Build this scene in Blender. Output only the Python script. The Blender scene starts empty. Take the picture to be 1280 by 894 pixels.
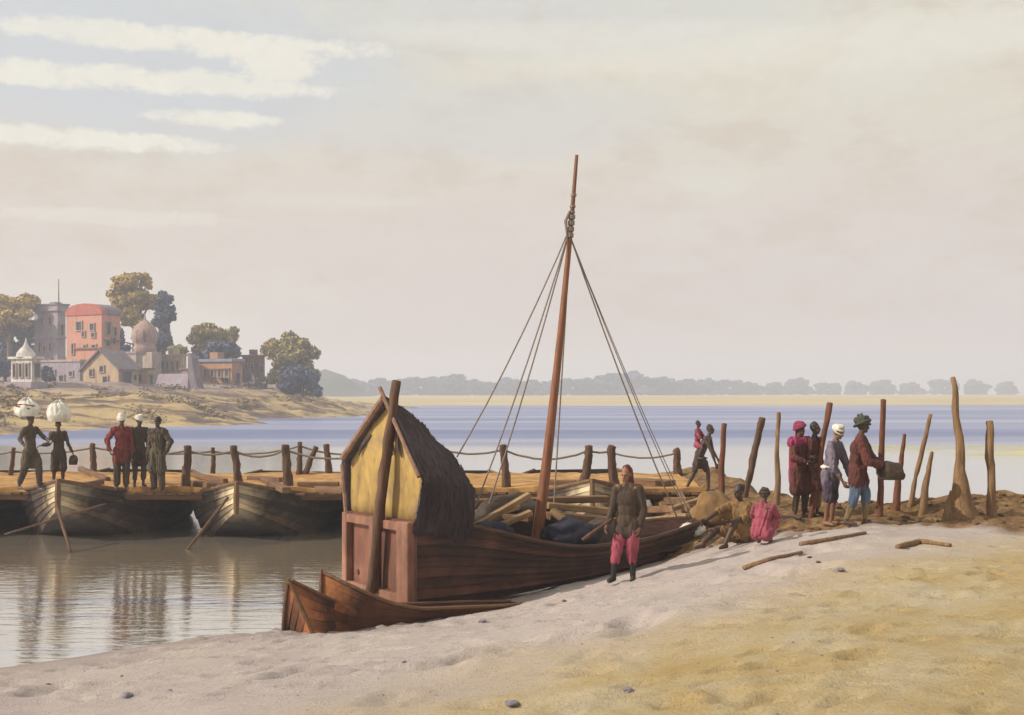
import bpy, bmesh, math, random
import numpy as np
from mathutils import Vector, Matrix, noise
random.seed(7)
R = math.radians
scene = bpy.context.scene
COL = scene.collection

# ------------------------------------------------------------------ camera, sky, sun, exposure
F, CX, HY, EYE = 1500.0, 640.0, 491.0, 3.4          # focal length in photo pixels, centre column, horizon row, eye height
cam = bpy.data.cameras.new('camera'); cam_o = bpy.data.objects.new('camera', cam); COL.objects.link(cam_o)
cam.sensor_width = 36; cam.lens = 36*F/1280; cam.shift_y = (HY-447)/1280
cam.clip_start = 0.1; cam.clip_end = 6000
cam_o.location = (0, 0, EYE); cam_o.rotation_euler = (R(90), 0, 0)
scene.camera = cam_o

SUN = Vector((-0.80, -0.20, 0.57)).normalized()
sun = bpy.data.lights.new('sun', 'SUN'); sun.energy = 4.7; sun.angle = R(0.6); sun.color = (1.0, 0.91, 0.77)
sun_o = bpy.data.objects.new('sun', sun); COL.objects.link(sun_o)
sun_o.rotation_euler = SUN.to_track_quat('Z', 'Y').to_euler(); sun_o.location = (-30, -10, 30)

scene.view_settings.view_transform = 'Standard'; scene.view_settings.look = 'None'
scene.view_settings.gamma = 1; scene.view_settings.use_curve_mapping = False
scene.view_settings.exposure = 0.0
scene.cycles.use_denoising = True
scene.cycles.max_bounces = 6; scene.cycles.volume_bounces = 1
scene.cycles.transparent_max_bounces = 6

def lin(r, g, b):
    f = lambda c: c/12.92 if c <= 0.04045 else ((c+0.055)/1.055)**2.4
    return (f(r/255), f(g/255), f(b/255), 1)

class NT:
    """small node-tree writer"""
    def __init__(s, tree): s.t = tree; s.n = tree.nodes; s.l = tree.links
    def new(s, typ, **kw):
        n = s.n.new(typ)
        for k, v in kw.items(): setattr(n, k, v)
        return n
    def put(s, sock, v):
        if hasattr(v, 'is_linked') and hasattr(v, 'node'): s.l.new(v, sock)
        else: sock.default_value = v
    def math(s, op, a, b=0.0, clamp=False):
        n = s.new('ShaderNodeMath', operation=op, use_clamp=clamp)
        s.put(n.inputs[0], a); s.put(n.inputs[1], b)
        return n.outputs[0]
    def mix(s, fac, a, b, blend='MIX'):
        n = s.new('ShaderNodeMix', data_type='RGBA', blend_type=blend)
        s.put(n.inputs[0], fac); s.put(n.inputs[6], a); s.put(n.inputs[7], b)
        return n.outputs[2]
    def ramp(s, fac, stops, interp='LINEAR'):
        n = s.new('ShaderNodeValToRGB'); cr = n.color_ramp; cr.interpolation = interp
        while len(cr.elements) < len(stops): cr.elements.new(0.5)
        for e, (p, c) in zip(cr.elements, stops):
            e.position = p; e.color = c if hasattr(c, '__len__') else (c, c, c, 1)
        s.put(n.inputs[0], fac)
        return n.outputs[0]
    def noise(s, vec, scale, detail=4, rough=0.55, dist=0.0):
        n = s.new('ShaderNodeTexNoise')
        s.put(n.inputs['Vector'], vec); n.inputs['Scale'].default_value = scale
        n.inputs['Detail'].default_value = detail; n.inputs['Roughness'].default_value = rough
        n.inputs['Distortion'].default_value = dist
        return n.outputs['Fac']
    def mapping(s, vec, scale=(1, 1, 1), loc=(0, 0, 0), rot=(0, 0, 0)):
        n = s.new('ShaderNodeMapping'); s.put(n.inputs['Vector'], vec)
        n.inputs['Scale'].default_value = scale; n.inputs['Location'].default_value = loc; n.inputs['Rotation'].default_value = rot
        return n.outputs[0]
    def smooth(s, v, lo, hi):
        n = s.new('ShaderNodeMapRange', interpolation_type='SMOOTHSTEP')
        s.put(n.inputs[0], v); n.inputs[1].default_value = lo; n.inputs[2].default_value = hi
        return n.outputs[0]
    def bump(s, h, strength=0.3, dist=0.02, normal=None):
        n = s.new('ShaderNodeBump'); s.put(n.inputs['Height'], h)
        n.inputs['Strength'].default_value = strength; n.inputs['Distance'].default_value = dist
        if normal is not None: s.put(n.inputs['Normal'], normal)
        return n.outputs[0]

# ---- sky: a thin bright veil of cloud over a Nishita sky, laid out by direction (the dome itself)
world = bpy.data.worlds.new('World'); scene.world = world; world.use_nodes = True
W = NT(world.node_tree); W.n.clear()
w_out = W.new('ShaderNodeOutputWorld'); w_bg = W.new('ShaderNodeBackground')
nish = W.new('ShaderNodeTexSky', sky_type='NISHITA'); nish.sun_disc = False
nish.sun_elevation = math.asin(SUN.z); nish.sun_rotation = math.atan2(SUN.x, SUN.y)
nish.air_density = 1.0; nish.dust_density = 3.0; nish.ozone_density = 1.5
tc = W.new('ShaderNodeTexCoord'); D = tc.outputs['Generated']
sx = W.new('ShaderNodeSeparateXYZ'); W.l.new(D, sx.inputs[0]); dx, dy, dz = sx.outputs
nishc = W.mix(1.0, nish.outputs[0], (0.085, 0.085, 0.085, 1), 'MULTIPLY')
n_big = W.noise(W.mapping(D, (1.2, 1.2, 4.5)), 2.2, 5, 0.6, 0.4)
n_mid = W.noise(W.mapping(D, (1.5, 1.5, 3.0), (3, 1, 2)), 9.0, 5, 0.62)
n_fine = W.noise(W.mapping(D, (1, 1, 1.6), (5, 2, 1)), 55.0, 4, 0.6)
el = W.math('ADD', dz, W.math('MULTIPLY', W.math('SUBTRACT', n_big, 0.5), 0.10))
veil = W.ramp(W.math('MULTIPLY', el, 2.0, True), [
    (0.00, lin(218, 201, 196)), (0.10, lin(223, 208, 199)), (0.28, lin(227, 215, 201)),
    (0.45, lin(230, 222, 203)), (0.62, lin(231, 227, 208)), (1.0, lin(230, 229, 216))])
# warm and cool drifts inside the veil
veil = W.mix(W.math('MULTIPLY', W.smooth(n_mid, 0.46, 0.70), 0.60), veil, lin(217, 200, 180))
veil = W.mix(W.math('MULTIPLY', W.smooth(n_big, 0.50, 0.68), 0.6), veil, lin(234, 230, 215))
def px_dir(px, py):
    v = Vector(((px-CX)/F, 1, (HY-py)/F)).normalized(); return v.x, v.z
def band(px, py, hw, hh, soft, amp):
    cx, cz = px_dir(px, py)
    a = W.math('DIVIDE', W.math('SUBTRACT', dx, cx), hw/F); b = W.math('DIVIDE', W.math('SUBTRACT', dz, cz), hh/F)
    r2 = W.math('ADD', W.math('MULTIPLY', a, a), W.math('MULTIPLY', b, b))
    r2 = W.math('ADD', r2, W.math('MULTIPLY', W.math('SUBTRACT', n_edge, 0.5), amp))
    return W.smooth(W.math('SUBTRACT', 1.0, r2), -soft, soft)
n_edge = W.math('ADD', W.math('MULTIPLY', W.noise(W.mapping(D, (1.0, 1.0, 1.8)), 22.0, 5, 0.6, 0.5), .55), W.math('MULTIPLY', W.noise(W.mapping(D, (1.0, 1.0, 1.4)), 80.0, 6, 0.7), .45))
front = W.smooth(dy, 0.2, 0.5)
blue = W.math('MAXIMUM', band(150, 70, 320, 95, 0.8, 1.5), W.math('MULTIPLY', band(600, 25, 380, 40, 0.8, 1.2), 0.5))
blue = W.math('MAXIMUM', blue, W.math('MULTIPLY', band(560, 150, 260, 45, 0.9, 1.6), 0.45))
blue = W.math('MULTIPLY', blue, front)
veil = W.mix(W.math('MULTIPLY', blue, 0.85), veil, lin(211, 216, 220))
cl = None
for (px, py, hw, hh) in [(185, 47, 225, 14), (195, 101, 200, 13), (352, 76, 46, 25), (30, 96, 60, 9), (258, 148, 66, 10), (90, 173, 140, 11), (150, 272, 140, 9), (1020, 60, 300, 26), (700, 45, 220, 16)]:
    b = band(px, py, hw, hh, 0.70 if px < 500 else 1.0, 6.5 if px < 500 else 2.5)
    if px > 500: b = W.math('MULTIPLY', b, 0.45)
    if py == 272: b = W.math('MULTIPLY', b, 0.40)
    cl = b if cl is None else W.math('MAXIMUM', cl, b)
cl = W.math('MULTIPLY', cl, front)
veil = W.mix(W.math('MULTIPLY', cl, W.math('ADD', 0.50, W.math('MULTIPLY', n_mid, 0.75), True)), veil, lin(247, 242, 226))
veil = W.mix(W.math('MULTIPLY', W.math('SUBTRACT', n_fine, 0.30), 0.22), veil, lin(190, 178, 170))
skyc = W.mix(0.93, nishc, veil)
# below the horizon the dome is dull ground light
skyc = W.mix(W.smooth(dz, -0.02, -0.2), (0.25, 0.23, 0.2, 1), skyc) if False else W.mix(W.smooth(W.math('MULTIPLY', dz, -1.0), 0.03, 0.2), skyc, (0.25, 0.22, 0.18, 1))
W.l.new(skyc, w_bg.inputs['Color']); w_bg.inputs['Strength'].default_value = 1.0
W.l.new(w_bg.outputs[0], w_out.inputs[0])

# ------------------------------------------------------------------ helpers
def P(px, py, d):
    """a photo pixel at a chosen distance gives the real place of a thing"""
    return Vector(((px-CX)*d/F, d, EYE-(py-HY)*d/F))

def tag(o, label=None, cat=None, group=None, kind=None):
    if label: o['label'] = label
    if cat: o['category'] = cat
    if group: o['group'] = group
    if kind: o['kind'] = kind
    return o
def empty(name, loc=(0, 0, 0), rz=0.0, rot=None):
    o = bpy.data.objects.new(name, None); COL.objects.link(o); o.empty_display_size = 0.2
    o.location = loc; o.rotation_euler = rot if rot else (0, 0, rz)
    return o
def link_mesh(name, me, mat, parent=None):
    o = bpy.data.objects.new(name, me); COL.objects.link(o)
    if mat: me.materials.append(mat)
    if parent: o.parent = parent
    return o
def copy_tree(o, parent=None):
    c = o.copy(); COL.objects.link(c)
    if parent: c.parent = parent
    for ch in o.children: copy_tree(ch, c)
    return c

class MB:
    """collects shapes into one mesh"""
    def __init__(s): s.b = bmesh.new()
    def box(s, c, size, rot=None, bevel=0.0):
        m = Matrix.Translation(c) @ (rot.to_4x4() if rot else Matrix()) @ Matrix.Diagonal((*size, 1))
        r = bmesh.ops.create_cube(s.b, size=1, matrix=m)
        if bevel:
            es = list({e for v in r['verts'] for e in v.link_edges})
            bmesh.ops.bevel(s.b, geom=es, offset=bevel, segments=1, affect='EDGES')
        return s
    def tube(s, pts, rad, n=8, cap=True, wob=0.0):
        pts = [Vector(p) for p in pts]
        if not hasattr(rad, '__len__'): rad = [rad]*len(pts)
        rings = []; prev = None
        for i, p in enumerate(pts):
            t = (pts[min(i+1, len(pts)-1)]-pts[max(i-1, 0)]).normalized()
            a = Vector((1, 0, 0)) if abs(t.x) < 0.8 else Vector((0, 1, 0))
            if prev is not None: a = prev
            u = (a-t*a.dot(t)).normalized(); v = t.cross(u); prev = u
            ring = []
            for k in range(n):
                an = 2*math.pi*k/n
                rr = rad[i]*(1+wob*noise.noise(p*3+Vector((k*1.7, 0, i*.3))))
                ring.append(s.b.verts.new(p+u*math.cos(an)*rr+v*math.sin(an)*rr))
            rings.append(ring)
        for a, b in zip(rings, rings[1:]):
            for k in range(n):
                s.b.faces.new((a[k], a[(k+1) % n], b[(k+1) % n], b[k]))
        if cap:
            s.b.faces.new(rings[0][::-1]); s.b.faces.new(rings[-1])
        return s
    def ball(s, c, r, seg=12, rot=None):
        if not hasattr(r, '__len__'): r = (r, r, r)
        m = Matrix.Translation(c) @ (rot.to_4x4() if rot else Matrix()) @ Matrix.Diagonal((*r, 1))
        bmesh.ops.create_uvsphere(s.b, u_segments=seg, v_segments=max(6, seg*2//3), radius=1, matrix=m)
        return s
    def limb(s, p1, r1, p2, r2, seg=10):
        p1 = Vector(p1); p2 = Vector(p2)
        s.ball(p1, r1, seg); s.ball(p2, r2, seg); s.tube([p1, p2], [r1, r2], seg)
        return s
    def poly(s, pts, y0, y1, axis='y'):
        """a flat outline (u, z) given thickness along y (or x)"""
        f = (lambda u, z, w: (u, w, z)) if axis == 'y' else (lambda u, z, w: (w, u, z))
        a = [s.b.verts.new(f(u, z, y0)) for u, z in pts]; b = [s.b.verts.new(f(u, z, y1)) for u, z in pts]
        s.b.faces.new(a); s.b.faces.new(b[::-1])
        for i in range(len(pts)):
            j = (i+1) % len(pts); s.b.faces.new((a[i], b[i], b[j], a[j]))
        return s
    def grid(s, rows, close=False):
        vs = [[s.b.verts.new(p) for p in r] for r in rows]
        for a, b in zip(vs, vs[1:]):
            for k in range(len(a)-(0 if close else 1)):
                k2 = (k+1) % len(a)
                try: s.b.faces.new((a[k], a[k2], b[k2], b[k]))
                except ValueError: pass
        return vs
    def build(s, name, mat, parent=None, smooth=False, fix=True):
        if fix: bmesh.ops.recalc_face_normals(s.b, faces=s.b.faces)
        me = bpy.data.meshes.new(name); s.b.to_mesh(me); s.b.free()
        if smooth: me.polygons.foreach_set('use_smooth', [True]*len(me.polygons))
        return link_mesh(name, me, mat, parent)

# ------------------------------------------------------------------ materials
def new_mat(name):
    m = bpy.data.materials.new(name); m.use_nodes = True
    t = NT(m.node_tree); b = t.n['Principled BSDF']
    return m, t, b
def wood(name, c1, c2, stretch=(0.6, 6, 6), scale=2.5, rough=0.75, bump=0.5, wear=None, wear_amt=0.35, plank=False, prow=None, reach=(.7, 2.2)):
    m, t, b = new_mat(name)
    co = t.new('ShaderNodeTexCoord').outputs['Object']
    g = t.noise(t.mapping(co, stretch), scale, 6, 0.62, 0.3)
    patch = t.noise(co, 1.3, 4, 0.6)
    spk = t.noise(t.mapping(co, stretch, (4, 4, 4)), scale*5, 4, 0.6)
    c = t.ramp(t.math('ADD', t.math('MULTIPLY', g, 0.7), t.math('MULTIPLY', patch, 0.3)), [(0.32, c1), (0.62, c2)])
    if wear: c = t.mix(t.math('MULTIPLY', t.smooth(patch, 0.5, 0.72), wear_amt), c, wear)
    c = t.mix(t.math('MULTIPLY', t.smooth(spk, 0.55, 0.75), 0.45), c, tuple(x*0.45 for x in c1[:3])+(1,))
    if prow:      # bow planks tinted paler: sunlight on the flank put into the colour
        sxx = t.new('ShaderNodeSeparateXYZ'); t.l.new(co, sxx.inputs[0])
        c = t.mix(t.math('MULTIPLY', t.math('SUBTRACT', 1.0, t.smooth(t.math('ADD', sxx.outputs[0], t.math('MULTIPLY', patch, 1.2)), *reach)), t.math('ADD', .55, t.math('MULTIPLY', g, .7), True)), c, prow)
    if plank:
        at = t.new('ShaderNodeAttribute', attribute_name='plank')
        c = t.mix(1.0, c, t.ramp(at.outputs['Fac'], [(0, C(.38, .36, .36)), (.45, C(.85, .85, .85)), (1, C(1.3, 1.25, 1.2))]), 'MULTIPLY')
    t.put(b.inputs['Base Color'], c); b.inputs['Roughness'].default_value = rough
    t.put(b.inputs['Normal'], t.bump(t.math('ADD', g, t.math('MULTIPLY', spk, 0.5)), bump, 0.02))
    return m
def cloth(name, c1, c2=None, scale=6, bump=0.35, rough=0.9):
    m, t, b = new_mat(name)
    co = t.new('ShaderNodeTexCoord').outputs['Object']
    c2 = c2 or tuple(x*0.6 for x in c1[:3])+(1,)
    f = t.noise(t.mapping(co, (1, 1, 0.35)), scale, 5, 0.6, 0.5)
    c = t.ramp(f, [(0.35, c2), (0.62, c1)])
    t.put(b.inputs['Base Color'], c); b.inputs['Roughness'].default_value = rough
    t.put(b.inputs['Normal'], t.bump(t.noise(t.mapping(co, (1, 1, 0.3)), scale*3, 4, 0.6), bump, 0.02))
    return m
def plaster(name, c1, c2, scale=0.6, bump=0.3, weather=.6):
    m, t, b = new_mat(name)
    co = t.new('ShaderNodeTexCoord').outputs['Object']
    a = t.noise(co, scale, 6, 0.65); streak = t.noise(t.mapping(co, (2.5, 2.5, 0.25)), 1.2, 5, 0.6)
    c = t.ramp(t.math('ADD', t.math('MULTIPLY', a, 0.6), t.math('MULTIPLY', streak, 0.4)), [(0.40, c2), (0.58, c1)])
    st = t.noise(t.mapping(co, (1.6, 1.6, .3), (7, 3, 1)), 1.0, 6, .68, .5); pt = t.noise(co, scale*2.2, 6, .7, .8)
    c = t.mix(t.math('MULTIPLY', t.smooth(st, .53, .66), weather), c, tuple(x*.5 for x in c2[:3])+(1,))
    c = t.mix(t.math('MULTIPLY', t.smooth(pt, .56, .66), weather*.6), c, tuple(min(.75, x*1.15+.06) for x in c1[:3])+(1,))
    t.put(b.inputs['Base Color'], c); b.inputs['Roughness'].default_value = 0.9
    t.put(b.inputs['Normal'], t.bump(t.noise(co, 5, 5, 0.6), bump, 0.05))
    return m
def C(r, g, b): return (r, g, b, 1)

M = {}
M['hull'] = wood('hull_timber', C(.016, .007, .005), C(.085, .028, .016), (0.35, 5, 9), 2.2, 0.75, 0.7, C(.17, .065, .035), .5, True)
M['rail'] = wood('rail_timber', C(.02, .010, .007), C(.10, .042, .025), (.35, 5, 9), 2.2, .75, .6)
M['hull_in'] = wood('hull_inside', C(.02, .013, .01), C(.07, .042, .026), (0.4, 5, 5), 2.4)
M['stern'] = wood('stern_panel_wood', C(.07, .025, .016), C(.19, .070, .040), (2, 2, .7), 2.0, 0.8, .5, C(.27, .12, .075), .5)
M['sternframe'] = wood('stern_frame_wood', C(.10, .042, .026), C(.26, .115, .070), (3, 3, .8), 2.2, .8, .5, C(.34, .18, .12), .5)
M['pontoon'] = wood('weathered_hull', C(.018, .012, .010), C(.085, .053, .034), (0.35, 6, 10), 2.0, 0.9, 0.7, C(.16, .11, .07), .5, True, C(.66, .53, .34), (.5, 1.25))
M['skiff'] = wood('skiff_timber', C(.016, .008, .006), C(.11, .038, .017), (0.5, 9, 5), 2.4, .85, .7, C(.17, .065, .028), .5, True, C(.52, .19, .065), (.35, 1.1))  # orange bow tint paints in the sunlit side of the prow
M['mast'] = wood('mast_wood', C(.09, .03, .012), C(.26, .095, .035), (5, 5, .5), 3.0, .65, .5)
M['post'] = wood('post_wood', C(.035, .018, .010), C(.125, .058, .028), (6, 6, .8), 3.0, .85, .7)
M['stake_red'] = wood('red_stake_wood', C(.06, .020, .010), C(.19, .062, .025), (6, 6, .8), 3.0, .85, .7)
M['stake_tan'] = wood('tan_stake_wood', C(.10, .055, .024), C(.27, .155, .072), (6, 6, .8), 3.0, .85, .7)
M['timber'] = wood('cut_timber', C(.10, .054, .024), C(.29, .18, .085), (.5, 6, 6), 3.0, .85, .6, C(.38, .26, .14), .4)
M['timber_brown'] = wood('brown_timber', C(.055, .028, .014), C(.20, .10, .045), (.5, 6, 6), 3.0, .8, .5)
M['deck'] = wood('deck_earth', C(.13, .060, .020), C(.50, .27, .085), (.8, 1.6, 1), 2.6, .95, 1.0, C(.60, .37, .14), .5)
M['rope'] = wood('rope_fibre', C(.10, .075, .055), C(.26, .20, .15), (8, 8, 8), 6, .95, .6)
M['rig'] = wood('rigging_rope', C(.13, .105, .095), C(.30, .245, .21), (8, 8, 8), 6, .95, .6)
M['mat'] = wood('woven_yellow_mat', C(.17, .10, .035), C(.43, .285, .08), (2.2, 2.2, 1.0), 1.4, .9, .7, C(.20, .135, .10), .9)
M['roof'] = wood('thatch_roof', C(.016, .011, .014), C(.075, .052, .060), (9, 1.3, 1.3), 2.4, .95, 1.0, C(.13, .09, .095), .4)
M['eave'] = wood('eave_wood', C(.10, .05, .032), C(.26, .14, .09), (3, 3, 3), 3)
M['skin'] = cloth('brown_skin', C(.075, .037, .023), C(.05, .024, .015), 4, .1, .55)
M['skin_light'] = cloth('light_brown_skin', C(.24, .11, .06), C(.15, .07, .04), 4, .1, .55)
M['hair'] = cloth('black_hair', C(.02, .016, .014), C(.01, .008, .008), 12, .6, .6)
M['eye'] = cloth('eye_dark', C(.02, .015, .012), None, 5, 0, .3)
M['white'] = cloth('white_cotton', C(.72, .69, .62), C(.46, .43, .37), 5, .7)
M['red'] = cloth('red_wool', C(.17, .024, .018), C(.085, .014, .012))
M['pink'] = cloth('pink_cotton', C(.34, .068, .105), C(.19, .035, .055), 9, .6)
M['magenta'] = cloth('magenta_cotton', C(.29, .03, .095), C(.15, .018, .045))
M['maroon'] = cloth('maroon_cloth', C(.105, .026, .02), C(.05, .014, .012))
M['brown'] = cloth('brown_cloth', C(.070, .043, .027), C(.034, .022, .015))
M['olive'] = cloth('olive_cloth', C(.085, .062, .034), C(.042, .031, .018))
M['tan'] = cloth('tan_cloth', C(.24, .16, .075), C(.13, .085, .04))
M['ochre'] = cloth('ochre_cloth', C(.22, .125, .045), C(.13, .07, .026))
M['grey'] = cloth('lavender_grey_cloth', C(.17, .14, .18), C(.09, .072, .10))
M['violet'] = cloth('dusky_violet_cloth', C(.075, .05, .085), C(.04, .027, .045))
M['blue'] = cloth('blue_cloth', C(.095, .135, .21), C(.05, .07, .12))
M['navy'] = cloth('navy_cloth', C(.018, .019, .040), C(.009, .009, .02))
M['green'] = cloth('green_turban_cloth', C(.062, .066, .046), C(.03, .033, .022))
M['black'] = cloth('dark_boots', C(.03, .022, .018), C(.018, .013, .012))
M['stone'] = plaster('grey_stone', C(.24, .21, .24), C(.13, .115, .15), 5, .5)
M['clod'] = plaster('brown_clod', C(.14, .07, .036), C(.08, .04, .02), 6, .5)
M['window'] = cloth('dark_window', C(.05, .035, .05), C(.03, .022, .035), 2, .2, .4)

# ------------------------------------------------------------------ the near bank
land_pts = [
    (-14, 9.5, .10), (-10, 12.2, 0.02), (-6.4, 14.9, 0.0), (-3.4, 17.0, 0.0), (-4.9, 11.4, .36), (-2, 14.2, .36), (0, 8.6, 1.1), (2.9, 6.7, 1.6),
    (0, 0, 1.8), (-6, 2, 1.3), (8, 2, 1.9), (6, 10, 1.62), (2.2, 12.5, 1.12),
    (.95, 18.0, .37), (1.7, 18.2, .55), (1.83, 19.6, .46), (2.95, 21.2, .50), (-.6, 18.0, .12), (-1.6, 17.4, .04),
    (4.5, 18.75, 1.12), (7.9, 18.5, 1.22), (5.9, 21.5, 1.2), (3.3, 18.5, .86), (9, 14, 1.5), (16, 16, 1.5), (12, 21, 1.3),
    (8.5, 22, 1.28), (4.6, 23, 1.0), (3.6, 24.5, .85), (4.8, 28, 1.06), (4.5, 34, 1.06), (20, 22, 1.5), (5, 25, 1.08),
    (-3, 20, -.45), (-1, 21.5, -.45), (-8, 18, -.5), (-14, 16, -.6), (0, 24, -.5), (-8, 26, -1.2)]
ctrl = np.array(land_pts)
def tps_fit(c):
    n = len(c); d = np.linalg.norm(c[:, None, :2]-c[None, :, :2], axis=2)
    K = d*d*np.log(d+1e-9)+np.eye(n)*0.02
    Pm = np.c_[np.ones(n), c[:, :2]]
    A = np.block([[K, Pm], [Pm.T, np.zeros((3, 3))]])
    return np.linalg.solve(A, np.r_[c[:, 2], 0, 0, 0])
def tps_eval(c, w, X, Y):
    Z = w[-3]+w[-2]*X+w[-1]*Y
    for i in range(len(c)):
        d = np.hypot(X-c[i, 0], Y-c[i, 1]); Z = Z+w[i]*d*d*np.log(d+1e-9)
    return Z
_rng = np.random.RandomState(3)
def vnoise(X, Y, seed=0):
    """smooth value noise on arrays"""
    r = np.random.RandomState(seed).rand(256, 256)
    xi = np.floor(X).astype(int); yi = np.floor(Y).astype(int); fx = X-xi; fy = Y-yi
    fx = fx*fx*(3-2*fx); fy = fy*fy*(3-2*fy)
    g = lambda a, b: r[a % 256, b % 256]
    return (g(xi, yi)*(1-fx)+g(xi+1, yi)*fx)*(1-fy)+(g(xi, yi+1)*(1-fx)+g(xi+1, yi+1)*fx)*fy-0.5
def poly_sd(X, Y, poly):
    """signed distance to a polygon, negative inside"""
    best = np.full(X.shape, 1e9); ins = np.zeros(X.shape, bool)
    n = len(poly)
    for i in range(n):
        ax, ay = poly[i]; bx, by = poly[(i+1) % n]
        ex, ey = bx-ax, by-ay
        t = np.clip(((X-ax)*ex+(Y-ay)*ey)/(ex*ex+ey*ey), 0, 1)
        best = np.minimum(best, np.hypot(X-ax-t*ex, Y-ay-t*ey))
        cond = ((ay > Y) != (by > Y)) & (X < (bx-ax)*(Y-ay)/(by-ay+1e-12)+ax)
        ins ^= cond
    return np.where(ins, -best, best)
def line_d(X, Y, pts):
    best = np.full(X.shape, 1e9)
    for (ax, ay), (bx, by) in zip(pts, pts[1:]):
        ex, ey = bx-ax, by-ay
        t = np.clip(((X-ax)*ex+(Y-ay)*ey)/(ex*ex+ey*ey), 0, 1)
        best = np.minimum(best, np.hypot(X-ax-t*ex, Y-ay-t*ey))
    return best
tw = tps_fit(ctrl)
land_poly = [(-26, -6), (26, -6), (26, 24.6), (12, 24.4), (9.5, 23.4), (7.4, 23.3), (6.4, 24.6), (6.0, 27), (5.8, 31), (5.7, 35.5), (3.9, 35.5), (3.7, 30), (3.2, 26.5), (2.6, 23.4),
             (0, 21.2), (-3, 20), (-26, 19)]
GX0, GX1, GY0, GY1, GS = -24.0, 26.0, 1.0, 38.0, 0.065
gx = np.arange(GX0, GX1+1e-6, GS); gy = np.arange(GY0, GY1+1e-6, GS)
GXX, GYY = np.meshgrid(gx, gy)
Z = tps_eval(ctrl, tw, GXX, GYY)
Z += 0.55*np.exp(-(((GXX-10.3)/1.7)**2+((GYY-24.2)/.9)**2))
Z += 0.16*np.exp(-(((GXX-7.6)/.8)**2+((GYY-22)/.5)**2))
sd = poly_sd(GXX+1.0*vnoise(GXX*.8, GYY*.8, 5), GYY+1.0*vnoise(GXX*.8, GYY*.8, 6), land_poly)
t = np.clip(sd/1.8+.15, 0, 1); t = t*t*(3-2*t)
Z = Z*(1-t)+(-1.0)*t
Z = np.clip(Z, -1.4, 3)
GBASE = Z.copy()
def gz0(x, y):
    fx = (x-GX0)/GS; fy = (y-GY0)/GS
    i = int(min(max(fx, 0), len(gx)-2)); j = int(min(max(fy, 0), len(gy)-2)); fx -= i; fy -= j
    return float((Zc[j, i]*(1-fx)+Zc[j, i+1]*fx)*(1-fy)+(Zc[j+1, i]*(1-fx)+Zc[j+1, i+1]*fx)*fy)
Zc = Z
def hit(px, py, d0=4.0, d1=40.0):
    """where the line of sight through a photo pixel meets the bank"""
    d = d0
    while d < d1:
        p = P(px, py, d)
        if p.z <= gz0(p.x, p.y): return p
        d += 0.03
    return P(px, py, d1)
# small relief: undulation, ruts, lumps of earth
Z = Z+0.09*vnoise(GXX*.45, GYY*.45, 1)+0.045*vnoise(GXX*1.3, GYY*1.3, 2)+0.018*vnoise(GXX*3.1, GYY*3.1, 3)
earth_sd = poly_sd(GXX+.7*vnoise(GXX*1.6, GYY*1.6, 8), GYY+.9*vnoise(GXX*1.1, GYY*1.6, 9),
                   [(2.2, 21.9), (3.3, 20.8), (4.6, 19.7), (7.9, 19.25), (26, 19.0), (26, 40), (2.5, 40)])
earth = np.clip(.5-earth_sd/.7, 0, 1)
Z += earth*(0.16*vnoise(GXX*2.2, GYY*2.6, 11)+0.09*vnoise(GXX*5, GYY*5, 12))
ruts = [[(340, 852), (385, 836), (440, 832)], [(545, 830), (600, 818), (690, 800), (770, 784), (800, 776)], [(500, 838), (560, 832)], [(780, 792), (818, 775)],
        [(930, 715), (985, 722), (1030, 713)], [(40, 872), (80, 860)], [(850, 766), (980, 745), (1100, 738)], [(985, 700), (1060, 690)], [(600, 880), (690, 872)]]
for r_ in ruts:
    pts = [tuple(hit(a, b)[:2]) for a, b in r_]
    d = line_d(GXX+.10*vnoise(GXX*4, GYY*4, 21), GYY+.22*vnoise(GXX*3, GYY*3, 22), pts)
    Z += -0.085*np.exp(-(d/.13)**2)+0.03*np.exp(-((d-.32)/.14)**2)
def dent(x, y, ang, ln, wd, dep):
    n_ = int(3*ln/GS)+2; j0, i0 = int((y-GY0)/GS), int((x-GX0)/GS)
    sl = (slice(max(j0-n_, 0), j0+n_+1), slice(max(i0-n_, 0), i0+n_+1))
    ex, ey = GXX[sl]-x, GYY[sl]-y; ca, sa = math.cos(ang), math.sin(ang)
    d2 = ((ex*ca+ey*sa)/ln)**2+((ey*ca-ex*sa)/wd)**2
    Z[sl] += -dep*np.exp(-d2**1.3)+.4*dep*np.exp(-(np.sqrt(d2)-1.7)**2/.25)
for tr in range(40):       # tracks of feet across the sand
    x, y = _rng.uniform(-6, 9), _rng.uniform(6.5, 18); ang = _rng.uniform(-.5, .9)+(math.pi if _rng.rand() < .3 else 0)
    for k in range(_rng.randint(5, 14)):
        x += .62*math.cos(ang); y += .62*math.sin(ang)*.8; ang += _rng.uniform(-.12, .12); sgn = .12*(-1)**k
        if 5.5 < y < 20 and -9 < x < 11: dent(x-sgn*math.sin(ang), y+sgn*math.cos(ang), ang, .15, .080, _rng.uniform(.045, .085))
for k in range(160):       # trodden hollows
    dent(_rng.uniform(-6, 9), _rng.uniform(6, 19), _rng.uniform(0, 3), _rng.uniform(.10, .26), _rng.uniform(.09, .16), _rng.uniform(.02, .055))
Zc = Z
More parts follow.
